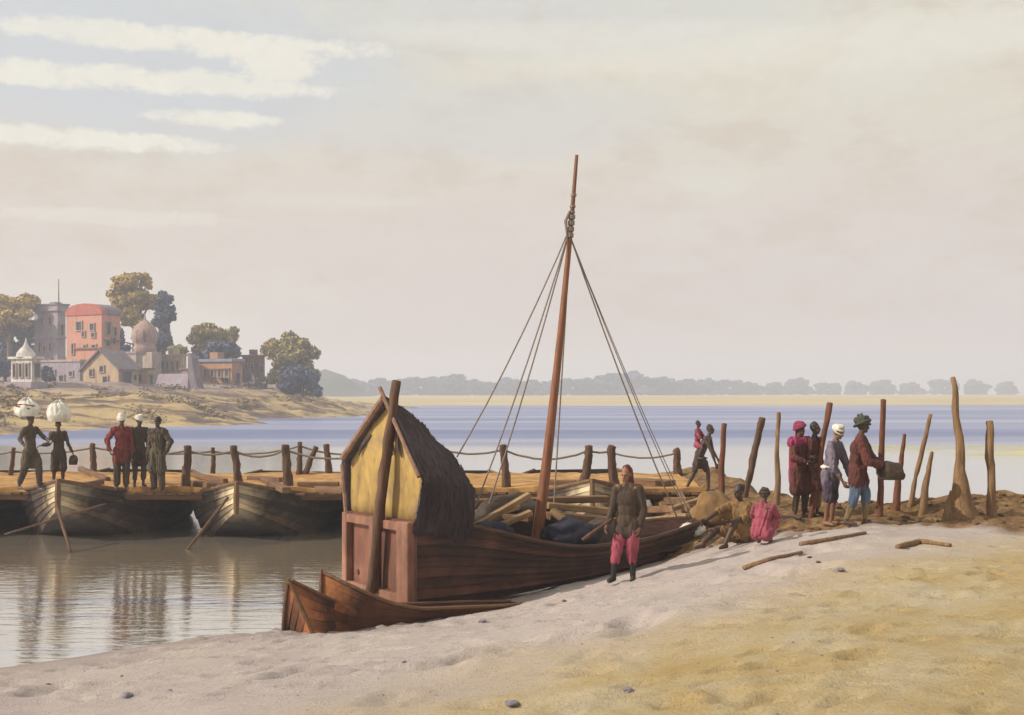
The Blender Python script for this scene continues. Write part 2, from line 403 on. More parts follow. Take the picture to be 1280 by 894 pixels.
# which ground is dry ochre sand
dry_line = [hit(a, b)[:2] for a, b in [(430, 894), (560, 862), (650, 828), (800, 800), (930, 748), (1010, 716), (1130, 694), (1280, 676)]]
dry_poly = [(2.0, -6), (-1.2, 4)]+[tuple(p) for p in dry_line]+[(26, 19), (26, -6)]
dry_sd = poly_sd(GXX+.8*vnoise(GXX*.7, GYY*.7, 31), GYY+1.3*vnoise(GXX*.6, GYY*.5, 32), dry_poly)
dry = np.clip(.5-dry_sd/3.2, 0, 1); dry = dry*dry*(3-2*dry)
ny, nx = Z.shape
me = bpy.data.meshes.new('river_bank')
co = np.stack([GXX, GYY, Z], -1).reshape(-1, 3)
idx = np.arange(nx*ny).reshape(ny, nx)
q = np.stack([idx[:-1, :-1], idx[:-1, 1:], idx[1:, 1:], idx[1:, :-1]], -1).reshape(-1, 4)
me.vertices.add(len(co)); me.vertices.foreach_set('co', co.astype(np.float32).ravel())
me.loops.add(q.size); me.loops.foreach_set('vertex_index', q.astype(np.int32).ravel())
me.polygons.add(len(q)); me.polygons.foreach_set('loop_start', (np.arange(len(q))*4).astype(np.int32)); me.polygons.foreach_set('loop_total', np.full(len(q), 4, np.int32))
me.polygons.foreach_set('use_smooth', np.ones(len(q), bool)); me.update()
at = me.attributes.new('soil', 'FLOAT_COLOR', 'POINT')
at.data.foreach_set('color', np.stack([dry, earth, np.clip((.22-Z)/.25, 0, 1), np.ones_like(Z)], -1).reshape(-1).astype(np.float32))
m, t, b = new_mat('bank_sand')
co_ = t.new('ShaderNodeTexCoord').outputs['Object']
an = t.new('ShaderNodeAttribute', attribute_name='soil'); sp = t.new('ShaderNodeSeparateColor'); t.l.new(an.outputs['Color'], sp.inputs[0])
n1 = t.noise(co_, .9, 6, .62); n2 = t.noise(co_, 5, 6, .65); n3 = t.noise(co_, 38, 5, .75); n4 = t.noise(t.mapping(co_, (1, .4, 1)), 1.6, 5, .6, .6)
damp = t.ramp(n1, [(.3, C(.41, .345, .34)), (.5, C(.48, .41, .395)), (.72, C(.52, .445, .405))])
ochre = t.ramp(t.math('ADD', t.math('MULTIPLY', n1, .6), t.math('MULTIPLY', n4, .4)), [(.30, C(.48, .41, .31)), (.44, C(.475, .385, .245)), (.54, C(.45, .34, .175)), (.70, C(.41, .285, .11))])
soil = t.ramp(n2, [(.3, C(.085, .046, .02)), (.5, C(.19, .105, .042)), (.7, C(.32, .20, .085))])
c = t.mix(sp.outputs[0], damp, ochre)
c = t.mix(sp.outputs[1], c, soil)
c = t.mix(t.math('MULTIPLY', sp.outputs[2], .55), c, C(.15, .12, .10))
c = t.mix(t.math('MULTIPLY', t.smooth(n3, .54, .72), .50), c, C(.15, .115, .095))
c = t.mix(t.math('MULTIPLY', t.smooth(n2, .56, .74), .34), c, C(.21, .17, .165))
n5 = t.noise(co_, 14, 5, .7)
c = t.mix(t.math('MULTIPLY', t.smooth(n5, .55, .70), .30), c, C(.24, .19, .15))
c = t.mix(t.math('MULTIPLY', t.smooth(n5, .46, .34), .25), c, C(.54, .48, .42))
t.put(b.inputs['Base Color'], c); b.inputs['Roughness'].default_value = .95
b.inputs['Specular IOR Level'].default_value = .2
t.put(b.inputs['Normal'], t.bump(n3, .9, .028, t.bump(n5, .6, .05, t.bump(n2, .6, .07))))
M['sand'] = m
bank = link_mesh('river_bank', me, m); tag(bank, kind='structure')

# ------------------------------------------------------------------ the river
m, t, b = new_mat('river_water')
t.n.remove(b); mo = t.n['Material Output']
co_ = t.new('ShaderNodeTexCoord').outputs['Object']
sp = t.new('ShaderNodeSeparateXYZ'); t.l.new(co_, sp.inputs[0]); wx, wy = sp.outputs[0], sp.outputs[1]
wob = t.noise(t.mapping(co_, (.012, .03, 1)), 1.0, 4, .6)
streak = t.noise(t.mapping(co_, (.006, .055, 1)), 1.0, 5, .62, .2)
streak2 = t.noise(t.mapping(co_, (.10, .9, 1), (3, 2, 0)), 1.0, 4, .6)
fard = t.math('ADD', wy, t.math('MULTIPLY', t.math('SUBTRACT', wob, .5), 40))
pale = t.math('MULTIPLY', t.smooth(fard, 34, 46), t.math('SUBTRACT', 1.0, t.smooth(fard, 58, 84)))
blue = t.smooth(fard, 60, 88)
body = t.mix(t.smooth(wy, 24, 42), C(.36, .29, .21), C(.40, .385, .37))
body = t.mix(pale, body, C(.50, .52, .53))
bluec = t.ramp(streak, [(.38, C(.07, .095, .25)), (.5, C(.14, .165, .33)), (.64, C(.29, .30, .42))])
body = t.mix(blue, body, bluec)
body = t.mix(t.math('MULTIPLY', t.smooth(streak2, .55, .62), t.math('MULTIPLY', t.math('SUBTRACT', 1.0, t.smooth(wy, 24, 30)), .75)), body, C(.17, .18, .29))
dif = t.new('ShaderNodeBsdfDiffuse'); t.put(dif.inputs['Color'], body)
glo = t.new('ShaderNodeBsdfGlossy'); glo.inputs['Color'].default_value = C(.92, .93, .95)
t.put(glo.inputs['Roughness'], t.math('ADD', .05, t.math('MULTIPLY', blue, .3)))
rip = t.noise(t.mapping(co_, (.7, 2.6, 1)), 1.4, 4, .55, .4); rip2 = t.noise(t.mapping(co_, (2.0, 6.0, 1)), 2.2, 3, .5)
nrm = t.bump(t.math('ADD', rip, t.math('MULTIPLY', rip2, .22)), .13, .10)
t.put(glo.inputs['Normal'], nrm)
fr = t.new('ShaderNodeFresnel'); fr.inputs['IOR'].default_value = 1.33
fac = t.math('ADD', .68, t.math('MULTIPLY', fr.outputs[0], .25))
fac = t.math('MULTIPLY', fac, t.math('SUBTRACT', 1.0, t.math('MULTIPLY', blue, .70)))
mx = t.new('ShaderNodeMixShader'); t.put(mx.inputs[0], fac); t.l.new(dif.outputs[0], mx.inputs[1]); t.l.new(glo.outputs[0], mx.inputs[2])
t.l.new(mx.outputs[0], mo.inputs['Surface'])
M['water'] = m
mb = MB(); xs = [-1500, -400, -100, -30, 30, 100, 400, 1500]; ys = [-60, 10, 30, 60, 120, 300, 700, 1500]
mb.grid([[(x, y, 0) for x in xs] for y in ys]); tag(mb.build('river', M['water']), kind='structure')
mb = MB(); mb.grid([[(x, y, -1.6) for x in xs] for y in ys]); m2 = plaster('river_mud', C(.2, .16, .12), C(.12, .1, .08)); tag(mb.build('riverbed', m2), kind='structure')

def terrain(name, x0, x1, y0, y1, nxx, nyy, fn, mat):
    mb = MB(); xs = np.linspace(x0, x1, nxx); ys = np.linspace(y0, y1, nyy)
    mb.grid([[(x, y, fn(x, y)) for x in xs] for y in ys])
    return tag(mb.build(name, mat, smooth=True), kind='structure')
m, t, b = new_mat('far_sand'); co_ = t.new('ShaderNodeTexCoord').outputs['Object']
n1 = t.noise(t.mapping(co_, (.02, .08, 1)), 1, 5, .6)
t.put(b.inputs['Base Color'], t.ramp(n1, [(.35, C(.36, .28, .12)), (.6, C(.46, .37, .20))])); b.inputs['Roughness'].default_value = 1
M['farsand'] = m
N3 = lambda x, y, z=0: noise.noise(Vector((x, y, z)))
terrain('far_bank', -300, 1100, 292, 1200, 90, 50,
        lambda x, y: -.4+1.9*min(1, max(0, (y-300-12*N3(x*.02, 3)-max(0, x-60)*.10)/70))+.25*N3(x*.03, y*.05), M['farsand'])
m, t, b = new_mat('shoal_mud'); co_ = t.new('ShaderNodeTexCoord').outputs['Object']
n1 = t.noise(t.mapping(co_, (.06, .5, 1)), 1, 5, .6)
t.put(b.inputs['Base Color'], t.ramp(n1, [(.35, C(.30, .29, .19)), (.62, C(.44, .40, .25))])); b.inputs['Roughness'].default_value = .6
M['shoal'] = m
def shoal(x, y):
    w = min(1, max(0, (x-9)/14)); a = 1-abs(y-71)/13
    return -.60+.62*min(1, max(0, a*1.5))*w+.50*N3(x*.10, y*.34)*w+.22*N3(x*.3, y*1.1, 3)*w
terrain('shoal', 8, 90, 54, 88, 130, 90, shoal, M['shoal'])

# ------------------------------------------------------------------ the town hill
hill_ctrl = np.array([
    (-42, 94, 0), (-60, 96, .5), (-36, 120, 0), (-40, 132, 2.4), (-56, 128, 2.6), (-34.5, 154, 0.3), (-36, 165, 2.6), (-31, 232, 0.2), (-28, 205, .3), (-26, 240, -.5), (-15, 250, -.8), (-20, 200, -.8),
    (-47, 165, 4.2), (-55, 160, 5.0), (-64, 170, 4.4), (-58, 182, 5.0), (-50, 190, 4.8), (-44, 190, 4.6), (-38, 190, 4.0), (-33, 192, 2.6), (-70, 200, 5.2), (-75, 230, 8), (-45, 230, 5), (-34, 222, 2.4),
    (-25, 160, -.8), (-25, 120, -.8), (-38, 90, -.8), (-90, 100, 1), (-100, 180, 10), (-90, 250, 10), (-50, 270, 3), (-55, 145, 3.4), (-46, 148, 3.0)])
hw_ = tps_fit(hill_ctrl)
sm0 = lambda a: max(0, min(1, a))**2*(3-2*max(0, min(1, a)))
def hz(x, y):
    z = float(tps_eval(hill_ctrl, hw_, np.array(x), np.array(y)))
    z = max(z, -1.2); r = .5*N3(x*.12, y*.3)+.35*N3(x*.35, y*.6, 2)+.2*N3(x*.9, y*1.2, 5)
    if 0 < z < 6: z = z*.55+.45*(math.floor(z/.9)+sm0((z/.9-math.floor(z/.9)-.6)/.4))*.9
    return z+r*min(1, max(0, z+.6))
m, t, b = new_mat('hill_earth'); co_ = t.new('ShaderNodeTexCoord').outputs['Object']
n1 = t.noise(t.mapping(co_, (.10, .35, .8)), 1, 6, .62, .6); n2 = t.noise(co_, .9, 5, .6)
spz = t.new('ShaderNodeSeparateXYZ'); t.l.new(co_, spz.inputs[0])
low = t.ramp(n1, [(.40, C(.085, .055, .045)), (.47, C(.20, .13, .065)), (.55, C(.40, .29, .13))])
high = t.ramp(n2, [(.35, C(.17, .13, .135)), (.6, C(.30, .225, .20))])
t.put(b.inputs['Base Color'], t.mix(t.smooth(spz.outputs[2], 3.0, 4.4), low, high)); b.inputs['Roughness'].default_value = 1
t.put(b.inputs['Normal'], t.bump(n2, .5, .4))
M['hill'] = m
terrain('town_hill', -110, -10, 86, 275, 150, 220, hz, M['hill'])
mb = MB()
def bluehill(x, y): return -1+17*math.exp(-((x+98)/17)**2-((y-640)/50)**2)+1.5*N3(x*.05, y*.05)
m = plaster('distant_wooded_hill', C(.10, .12, .10), C(.06, .08, .07), .05, .5)
terrain('hills', -330, 60, 540, 760, 50, 24, bluehill, m)

TH = R(-30)
def stand(name, label, cat, xl, xc, xr, py0, d, group=None, z=None, th=TH):
    """a building placed by its near corner column; returns the root and its plan (w, depth)"""
    c_, s_ = math.cos(th), math.sin(th); X = (xc-CX)*d/F
    k = (xl-CX)/F; w = (X-k*d)/(c_-k*s_)              # left end of the front
    k = (xr-CX)/F; dep = (k*d-X)/(-s_-k*c_)           # far end of the right flank
    base = EYE-(py0-HY)*d/F if z is None else z
    o = empty(name, (X, d, base), th); tag(o, label, cat, group, 'thing')
    return o, w, dep, d/F                              # metres per photo pixel
P_frame = plaster('stone_window_frame', C(.36, .29, .25), C(.24, .19, .18))
def block(w, dep, h, mat, parent, name='wall', z0=0.0, over=0.0):
    return MB().box((-w/2, dep/2, z0+h/2), (w+2*over, dep+2*over, h)).build(name, mat, parent)
def win(parent, u, z, w=.7, h=1.0, flank=False, name='window'):
    """an opening in the front (u from the near corner leftwards) or the right flank (u going back)"""
    o = MB()
    if flank: o.box((.0, u, z), (.10, w, h))
    else: o.box((-u, 0, z), (w, .10, h))
    ob = o.build(name, M['window'], parent); fr = MB()
    for (du, dv, a, b_) in ((0, h/2+.09, w+.36, .18), (0, -h/2-.07, w+.4, .14), (w/2+.07, 0, .14, h), (-w/2-.07, 0, .14, h)):
        if flank: fr.box((.06, u+du, z+dv), (.24, a, b_))
        else: fr.box((-u+du, -.06, z+dv), (a, .24, b_))
    fr.build('frame', P_frame, ob); return ob
P_lilac = plaster('lilac_plaster', C(.33, .275, .325), C(.23, .185, .235), .6, .3, .35)
P_pink = plaster('pink_plaster', C(.56, .225, .175), C(.44, .25, .15), .35, .3, .8)
P_cream = plaster('cream_plaster', C(.46, .33, .20), C(.36, .25, .17), .4)
P_orange = plaster('orange_plaster', C(.43, .22, .11), C(.33, .17, .095), .4)
P_white = plaster('white_limewash', C(.66, .62, .56), C(.44, .40, .38), .6, .3, .8)
P_brown = plaster('brown_brick', C(.26, .135, .085), C(.18, .09, .06), .6)
P_roof = plaster('slate_roof', C(.19, .15, .175), C(.12, .095, .12), .8)
P_red = plaster('red_roof', C(.45, .12, .085), C(.33, .085, .065), .6)
P_blue = plaster('blue_grey_roof', C(.24, .26, .36), C(.17, .18, .26), .6)
P_dome = plaster('rosy_dome_plaster', C(.38, .25, .21), C(.25, .165, .15), .5, .3, .9)
P_buff = plaster('buff_plaster', C(.42, .34, .27), C(.30, .24, .21), .4)

# tower house with flagpole
o, w, dep, q_ = stand('tower_house', 'tall grey-lilac tower house with stepped cornices and a thin flagpole on its roof', 'house', 43, 72, 82, 484, 200)
H = (482-385)*q_
block(w, dep, H, P_lilac, o); block(w, dep, .9, P_lilac, o, 'parapet', H-.2, .35); block(w, dep, .35, P_lilac, o, 'cornice', H*.63, .3); block(w, dep, .3, P_roof, o, 'roof', H+.7, .5)
for u, z, a, h in [(.30, .86, .6, 1.1), (.66, .86, .6, 1.1), (.30, .52, .6, 1.3), (.55, .50, .5, .8), (.75, .52, .6, 1.5), (.45, .28, .5, .7), (.2, .2, .9, .7)]: win(o, u*w, z*H, a, h)
win(o, dep*.5, H*.74, dep*.4, 1.8, True)
MB().tube([(-.7, .8, H+.8), (-.7, .8, H+5.2)], [.10, .06], 6).ball((-.7, .8, H+.9), .25, 8).build('flagpole', M['post'], o)
# pink house
o, w, dep, q_ = stand('pink_house', 'tall pink house with round-arched red roof line and dark windows', 'house', 83, 127, 150, 478, 178)
H = (478-393)*q_
block(w, dep, H, P_pink, o)
n = 10; arc = [(-w-.25, 0)]+[(-w/2-(w/2+.25)*math.cos(math.pi*i/n), 1.75*math.sin(math.pi*i/n)**.8) for i in range(n+1)][1:-1]+[(.25, 0)]
MB().poly([(u, H+z) for u, z in arc], -.15, .7).build('gable', P_red, o)
MB().poly([(u, H+.05+z*.97) for u, z in arc], .72, dep+.25).build('roof', P_roof, o)
for u, z, a, h in [(.62, .84, 1.1, 1.2), (.50, .72, .5, .7), (.25, .82, .8, .9), (.22, .70, .7, .6), (.20, .53, .8, .4), (.45, .53, .5, .4), (.8, .5, .4, 1.5), (.3, .3, .5, .5)]: win(o, u*w, z*H, a, h)
for u, z, a, h in [(.35, .80, .8, 1.8), (.7, .76, .6, 1.2), (.3, .58, .8, .9), (.65, .62, .6, .8), (.3, .42, .7, .7)]: win(o, u*dep, z*H, a, h, True)
# gabled cottage
o, w, dep, q_ = stand('gabled_cottage', 'small cream gabled cottage with slate roof in front of the pink house', 'house', 104, 148, 173, 488, 158, z=None)
H = 27*q_; pk = 49*q_
MB().poly([(-w, 0), (0, 0), (0, H), (-w*.5, pk), (-w, H)], 0, dep).build('wall', P_cream, o)
rf = MB()
for a, b_ in [((.35, H-.25), (-w*.5, pk+.12)), ((-w*.5, pk+.12), (-w-.6, H-.35))]:
    rf.poly([(a[0], a[1]), (b_[0], b_[1]), (b_[0], b_[1]+.22), (a[0], a[1]+.22)], -.35, dep+.35)
rf.build('roof', P_roof, o)
for u, z, a, h in [(.45, .55, .7, .7), (.75, .45, .5, .8)]: win(o, u*w, z*pk, a, h)
win(o, w*.35, .9, .8, 1.8, False, 'door'); win(o, dep*.4, 1.4, 1.5, 2.2, True, 'door'); win(o, dep*.8, 1.7, .5, .7, True)
# domed tomb
o, w, dep, q_ = stand('domed_temple', 'rosy onion-domed temple on a broad buff base between two trees', 'temple', 158, 190, 202, 490, 176)
H = (490-440)*q_
block(w, dep, H, P_buff, o)
prof = [(1.55, 0), (1.7, .5), (1.62, .9), (1.5, 1.0), (1.75, 1.5), (1.95, 2.2), (1.9, 2.9), (1.6, 3.6), (1.1, 4.2), (.5, 4.6), (.15, 4.9), (.1, 5.5), (.02, 5.8)]
mb = MB(); mb.grid([[(-w/2+.2+r*math.cos(2*math.pi*k/20), dep/2+r*math.sin(2*math.pi*k/20), H+z) for k in range(20)] for r, z in prof], True)
mb.build('dome', P_dome, o, True)
win(o, w*.5, H*.62, .8, 1.3); win(o, w*.2, H*.3, .7, .7)
# arcaded house
o, w, dep, q_ = stand('arcaded_house', 'small cream house with a row of four narrow windows above the lilac wall', 'house', 200, 226, 233, 472, 178)
H = 28*q_
block(w, dep, H, P_cream, o); block(w, dep, .25, P_cream, o, 'parapet', H-.1, .2)
for i in range(4): win(o, w*(.14+.24*i), H*.55, .4, 1.1)
# ghat wall with buttress
o, w, dep, q_ = stand('river_wall', 'lilac battered river wall below the domed temple with a dark sloping buttress', 'wall', 172, 236, 240, 497, 168)
H = 30*q_
MB().poly([(0, 0), (0.9, 0), (.1, H), (0, H)], 0, w, 'x').build('wall', P_lilac, o)
for ob in o.children: ob.matrix_local = Matrix(((0, 1, 0, 0), (0, 0, 0, 0), (0, 0, 1, 0), (0, 0, 0, 1)))
ob = o.children[0]; bpy.data.objects.remove(ob)
mb = MB(); A = [(-w, -.9, 0), (.5, -.9, 0), (.5, .6, 0), (-w, .6, 0)]; B_ = [(-w, -.1, H), (0, -.1, H), (0, .6, H), (-w, .6, H)]
mb.grid([A, B_], True); mb.b.faces.new([mb.b.verts.new(p) for p in B_]); mb.build('wall', P_lilac, o)
MB().poly([(.0, -.5), (3.3, -.5), (2.3, .4), (1.2, 3.2), (.75, 5.6), (.0, 6.2)], -.2, 1.0).build('buttress', P_roof, o)
win(o, w*.25, H*.5, .7, .8, False); win(o, w*.7, H*.35, .5, .6, False)
# orange house
o, w, dep, q_ = stand('orange_house', 'long low orange house with blue-grey flat roof under the round tree', 'house', 241, 290, 303, 494, 182)
H = 42*q_
block(w, dep, H, P_orange, o); block(w, dep, .45, P_blue, o, 'roof', H, .3)
for i in range(5): win(o, w*(.12+.18*i), H*.66, .6, 1.1 if i % 2 else .9)
win(o, w*.12, H*.45, .7, .8); win(o, w*.4, H*.25, .6, .6); win(o, dep*.5, H*.5, .9, 1.6, True)
# brown brick house
o, w, dep, q_ = stand('brick_house', 'small brown brick house set back right of the orange house', 'house', 303, 321, 331, 478, 192)
H = 33*q_
block(w, dep, H, P_brown, o); block(w, dep, .3, P_brown, o, 'parapet', H-.1, .2); win(o, w*.3, H*.6, .5, .8); win(o, w*.7, H*.6, .5, .8); win(o, dep*.5, H*.5, .7, 1.2, True)
# white shrine
o, w, dep, q_ = stand('white_shrine', 'little white riverside shrine with spire and arched openings at far left', 'shrine', 14, 40, 51, 478, 150)
H = 30*q_
block(w, dep, H, P_white, o); block(w, dep, .3, P_white, o, 'cornice', H-.05, .3); block(w, dep, .8, P_lilac, o, 'plinth', -.75, .6)
mb = MB(); mb.grid([[(-w/2+r*math.cos(2*math.pi*k/12), dep/2+r*math.sin(2*math.pi*k/12), H+.2+z) for k in range(12)] for r, z in [(1.2, 0), (1.1, .5), (.75, 1.0), (.35, 1.4), (.14, 1.9), (.02, 2.5)]], True); mb.build('spire', P_white, o, True)
for i in range(3): win(o, w*(.2+.3*i), H*.5, .5, 1.6)
win(o, dep*.5, H*.5, .8, 1.7, True)
# lower walls of the terrace
o, w, dep, q_ = stand('terrace_wall', 'lilac terrace wall with small dark openings between the tower house and the cottage', 'wall', 48, 100, 106, 490, 166)
block(w, dep, 38*q_, P_lilac, o); block(w, dep, .3, P_buff, o, 'coping', 38*q_, .15)
for u, z, a, h in [(.2, .6, .6, .6), (.42, .45, .9, .8), (.62, .65, .5, .5), (.8, .3, .6, .9)]: win(o, u*w, z*38*q_, a, h)
o, w, dep, q_ = stand('terrace_wall', 'buff terrace wall with a parapet left of the domed temple', 'wall', 140, 170, 178, 486, 170)
block(w, dep, 44*q_, P_buff, o); block(w, dep, .3, P_lilac, o, 'coping', 44*q_, .15); win(o, .4*w, 30*q_, .6, .8)
# rooftop rooms and ledges that break the boxes
def roof_bits(root_label, bits):
    for r in [o for o in COL.objects if o.get('label', '').startswith(root_label)]:
        for (x, y, z, sx, sy, sz, mt) in bits: MB().box((x, y, z+sz/2), (sx, sy, sz)).build('roof_room' if sz > .6 else 'ledge', mt, r)
roof_bits('tall pink house', [(-2.9, -.14, 5.0, 6.0, .30, .22, P_brown), (-1.2, -.3, 2.6, 1.4, .6, .2, P_brown), (.14, 2.0, 6.2, .3, 3.2, .2, P_roof)])
roof_bits('long low orange', [(-4.6, 1.6, 5.5, 1.6, 1.5, 1.1, P_orange), (-3.0, -.16, 3.9, 5.4, .3, .18, P_brown), (-1.6, -.5, 2.5, 1.9, 1.0, .12, P_roof)])
roof_bits('small cream house with a row', [(-2.6, 1.2, 3.5, 1.1, 1.2, .9, P_buff)])
roof_bits('small brown brick', [(-1.8, 1.2, 4.5, .9, 1.0, .8, P_brown)])
roof_bits('tall grey-lilac', [(-3.2, 2.2, 13.7, 1.4, 1.4, .7, P_lilac), (-2.0, -.3, 4.6, 2.2, .7, .2, P_roof)])
o, w, dep, q_ = stand('store_house', 'narrow tan store house wedged between the cottage and the domed temple', 'house', 168, 184, 192, 488, 163)
block(w, dep, 26*q_, P_cream, o); block(w, dep, .2, P_brown, o, 'roof', 26*q_, .2); win(o, .5*w, 15*q_, .6, .9); win(o, dep*.5, 12*q_, .6, 1.6, True, 'door')
o, w, dep, q_ = stand('lean_to', 'low brick lean-to against the right side of the arcaded house', 'house', 226, 238, 243, 478, 176)
block(w, dep, 16*q_, P_brown, o); block(w, dep, .2, P_roof, o, 'roof', 16*q_, .2); win(o, .5*w, 8*q_, .5, .8)
# garden wall stepping down to the trees
o, w, dep, q_ = stand('stepped_wall', 'dark stone wall stepping down the slope right of the orange house', 'wall', 304, 345, 350, 502, 186)
mb = MB()
for i in range(6): mb.box((-w+w*(i+.5)/6, .3, (5.2-.78*i)/2), (w/6-.01, .6+.02*i, 5.2-.78*i))
mb.build('wall', P_roof, o)

# ------------------------------------------------------------------ trees
def leaf_mat(name, c1, c2, c3):
    m, t, b = new_mat(name); co_ = t.new('ShaderNodeTexCoord').outputs['Object']
    n1 = t.noise(co_, .45, 4, .6); n2 = t.noise(co_, 2.5, 3, .6)
    c = t.ramp(t.math('ADD', t.math('MULTIPLY', n1, .65), t.math('MULTIPLY', n2, .35)), [(.41, c1), (.5, c2), (.60, c3)])
    t.put(b.inputs['Base Color'], c); b.inputs['Roughness'].default_value = .8; b.inputs['Specular IOR Level'].default_value = .1
    return m
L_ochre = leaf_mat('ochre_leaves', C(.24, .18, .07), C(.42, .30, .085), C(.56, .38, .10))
L_olive = leaf_mat('olive_leaves', C(.17, .16, .10), C(.33, .27, .11), C(.48, .36, .13))
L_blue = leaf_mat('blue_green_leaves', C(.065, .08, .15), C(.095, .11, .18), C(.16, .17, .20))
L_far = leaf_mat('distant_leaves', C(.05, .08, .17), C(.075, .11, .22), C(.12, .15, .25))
M['bark'] = wood('bark', C(.06, .04, .03), C(.14, .10, .075), (4, 4, .8), 2)
def crown_mesh(clumps, leaf, dens, rnd):
    """many small leaf clumps through the volume of several lobes"""
    V = []; Fq = []; small = []
    for (cx, cy, cz, rx, ry, rz) in clumps:
        small.append((cx, cy, cz, rx*.72, ry*.72, rz*.72))
        for q in range(7):
            v = Vector((rnd.gauss(0, 1), rnd.gauss(0, 1), rnd.gauss(0, 1)+.3)).normalized(); f = rnd.uniform(.30, .52)
            small.append((cx+v.x*rx*.72, cy+v.y*ry*.72, cz+v.z*rz*.72, rx*f, ry*f, rz*f*.85))
    for (cx, cy, cz, rx, ry, rz) in small:
        n = int(dens*.62*(rx*ry*rz)**(2/3))+4
        for i in range(n):
            v = Vector((rnd.gauss(0, 1), rnd.gauss(0, 1), rnd.gauss(0, 1))).normalized()
            r = rnd.random()**.36*(1+.30*noise.noise(v*2.3+Vector((cx, cy, cz))))
            p = Vector((cx+v.x*rx*r, cy+v.y*ry*r, cz+v.z*rz*r))
            nrm = (v+Vector((rnd.uniform(-1, 1), rnd.uniform(-1, 1), rnd.uniform(-1, 1)))*.8).normalized()
            a = nrm.orthogonal().normalized(); a = Matrix.Rotation(rnd.uniform(0, 6.28), 3, nrm) @ a; bb = nrm.cross(a)
            s = leaf*rnd.uniform(.6, 1.3); k = len(V)
            V += [p-a*s-bb*s*.35, p+a*s*.2-bb*s*.6, p+a*s+bb*s*.3, p-a*s*.3+bb*s*.6]; Fq.append((k, k+1, k+2, k+3))
    me = bpy.data.meshes.new('crown'); me.from_pydata(V, [], Fq); me.update()
    return me
def tree(name, label, base, clumps, mat, leaf=.36, dens=330, seed=1, group=None):
    rnd = random.Random(seed)
    o = empty(name, base); tag(o, label, 'tree', group)
    top = max(c[2] for c in clumps)
    mb = MB(); r0 = .035*top+.12
    mb.tube([(0, 0, -.6), (.05, 0, top*.25), (-.05, .05, top*.55), (0, 0, top*.85)], [r0*1.3, r0, r0*.7, r0*.3], 8)
    for c in clumps:
        mb.tube([(0, 0, max(.2, min(c[2]*.5, top*.4))), (c[0]*.5, c[1]*.5, c[2]*.75), (c[0], c[1], c[2])], [r0*.5, r0*.35, r0*.12], 6)
    mb.build('trunk', M['bark'], o, True)
    link_mesh('crown', crown_mesh(clumps, leaf, dens, rnd), mat, o)
    return o
def town_tree(name, label, d, base_px, lobes, mat, seed, dens=330, leaf=.34, group='trees around the riverside town'):
    q_ = d/F; b0 = P(base_px[0], base_px[1], d); rnd = random.Random(seed+50)
    cl = []
    for (px, py, rx, ry) in lobes:
        p = P(px, py, d)-b0; cl.append((p.x, rnd.uniform(-.8, .8), p.z, rx*q_, rx*q_*.9, ry*q_))
    return tree(name, label, b0, cl, mat, leaf, dens, seed, group)
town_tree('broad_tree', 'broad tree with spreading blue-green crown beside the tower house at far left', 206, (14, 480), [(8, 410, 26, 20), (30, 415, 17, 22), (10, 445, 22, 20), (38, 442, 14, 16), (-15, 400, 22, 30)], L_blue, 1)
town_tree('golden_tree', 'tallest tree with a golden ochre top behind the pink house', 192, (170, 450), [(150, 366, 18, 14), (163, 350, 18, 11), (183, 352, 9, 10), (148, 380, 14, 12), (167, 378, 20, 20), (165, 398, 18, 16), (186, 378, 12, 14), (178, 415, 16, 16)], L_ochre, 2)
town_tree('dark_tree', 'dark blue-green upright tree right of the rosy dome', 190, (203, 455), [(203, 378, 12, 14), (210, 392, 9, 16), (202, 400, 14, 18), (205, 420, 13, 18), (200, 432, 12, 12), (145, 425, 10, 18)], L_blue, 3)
town_tree('round_tree', 'round grey-green tree growing behind the long orange house', 192, (265, 470), [(248, 420, 18, 14), (262, 414, 16, 11), (268, 430, 22, 18), (286, 428, 13, 16), (250, 437, 18, 12), (288, 442, 12, 12), (292, 415, 7, 6)], L_olive, 4)
town_tree('shore_tree', 'large domed tree standing last on the point, nearest the open river', 190, (366, 500), [(345, 440, 17, 16), (360, 428, 18, 12), (382, 440, 17, 17), (362, 450, 24, 20), (378, 468, 22, 18), (350, 470, 18, 16), (392, 487, 11, 9), (365, 487, 22, 10)], L_olive, 5, 380)
town_tree('bush', 'pale bush between the arcaded house and the round tree', 186, (222, 450), [(216, 436, 10, 6), (226, 438, 9, 7)], L_olive, 6)
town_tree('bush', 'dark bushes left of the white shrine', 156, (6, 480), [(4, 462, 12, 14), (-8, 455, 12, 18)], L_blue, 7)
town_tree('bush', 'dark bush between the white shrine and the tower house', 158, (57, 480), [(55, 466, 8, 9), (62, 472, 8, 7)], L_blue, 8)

town_tree('added_sunlit_crown', 'pale ochre crown added as the sunlit top of the blue-green tree at the far left edge', 200, (12, 470), [(8, 380, 24, 15), (30, 379, 16, 13), (-8, 386, 18, 16), (20, 396, 24, 14), (-4, 404, 18, 12)], L_ochre, 9)  # added crown: sunlit top of the far-left tree as ochre foliage
town_tree('bush', 'added blue-green bush as the shaded lower crown of the domed shore tree, at the water end of the point', 183, (378, 502), [(372, 468, 18, 15), (388, 476, 12, 14), (396, 489, 9, 8), (362, 484, 18, 12)], L_blue, 10)  # added foliage: blue leaf colour stands in for shade low on the crown
town_tree('bush', 'added blue-green bush as the shaded underside of the round tree, above the orange house roof', 188, (278, 462), [(272, 438, 16, 11), (288, 436, 12, 13), (258, 444, 14, 8)], L_blue, 12)  # added too, its blue leaves acting as shade beneath the round tree
town_tree('bush', 'added blue-green bush right of the pink house, as the shaded lower part of the golden tree', 188, (150, 456), [(148, 428, 8, 18), (156, 440, 9, 12)], L_blue, 13)  # added for the bluish shade at the foot of the golden crown
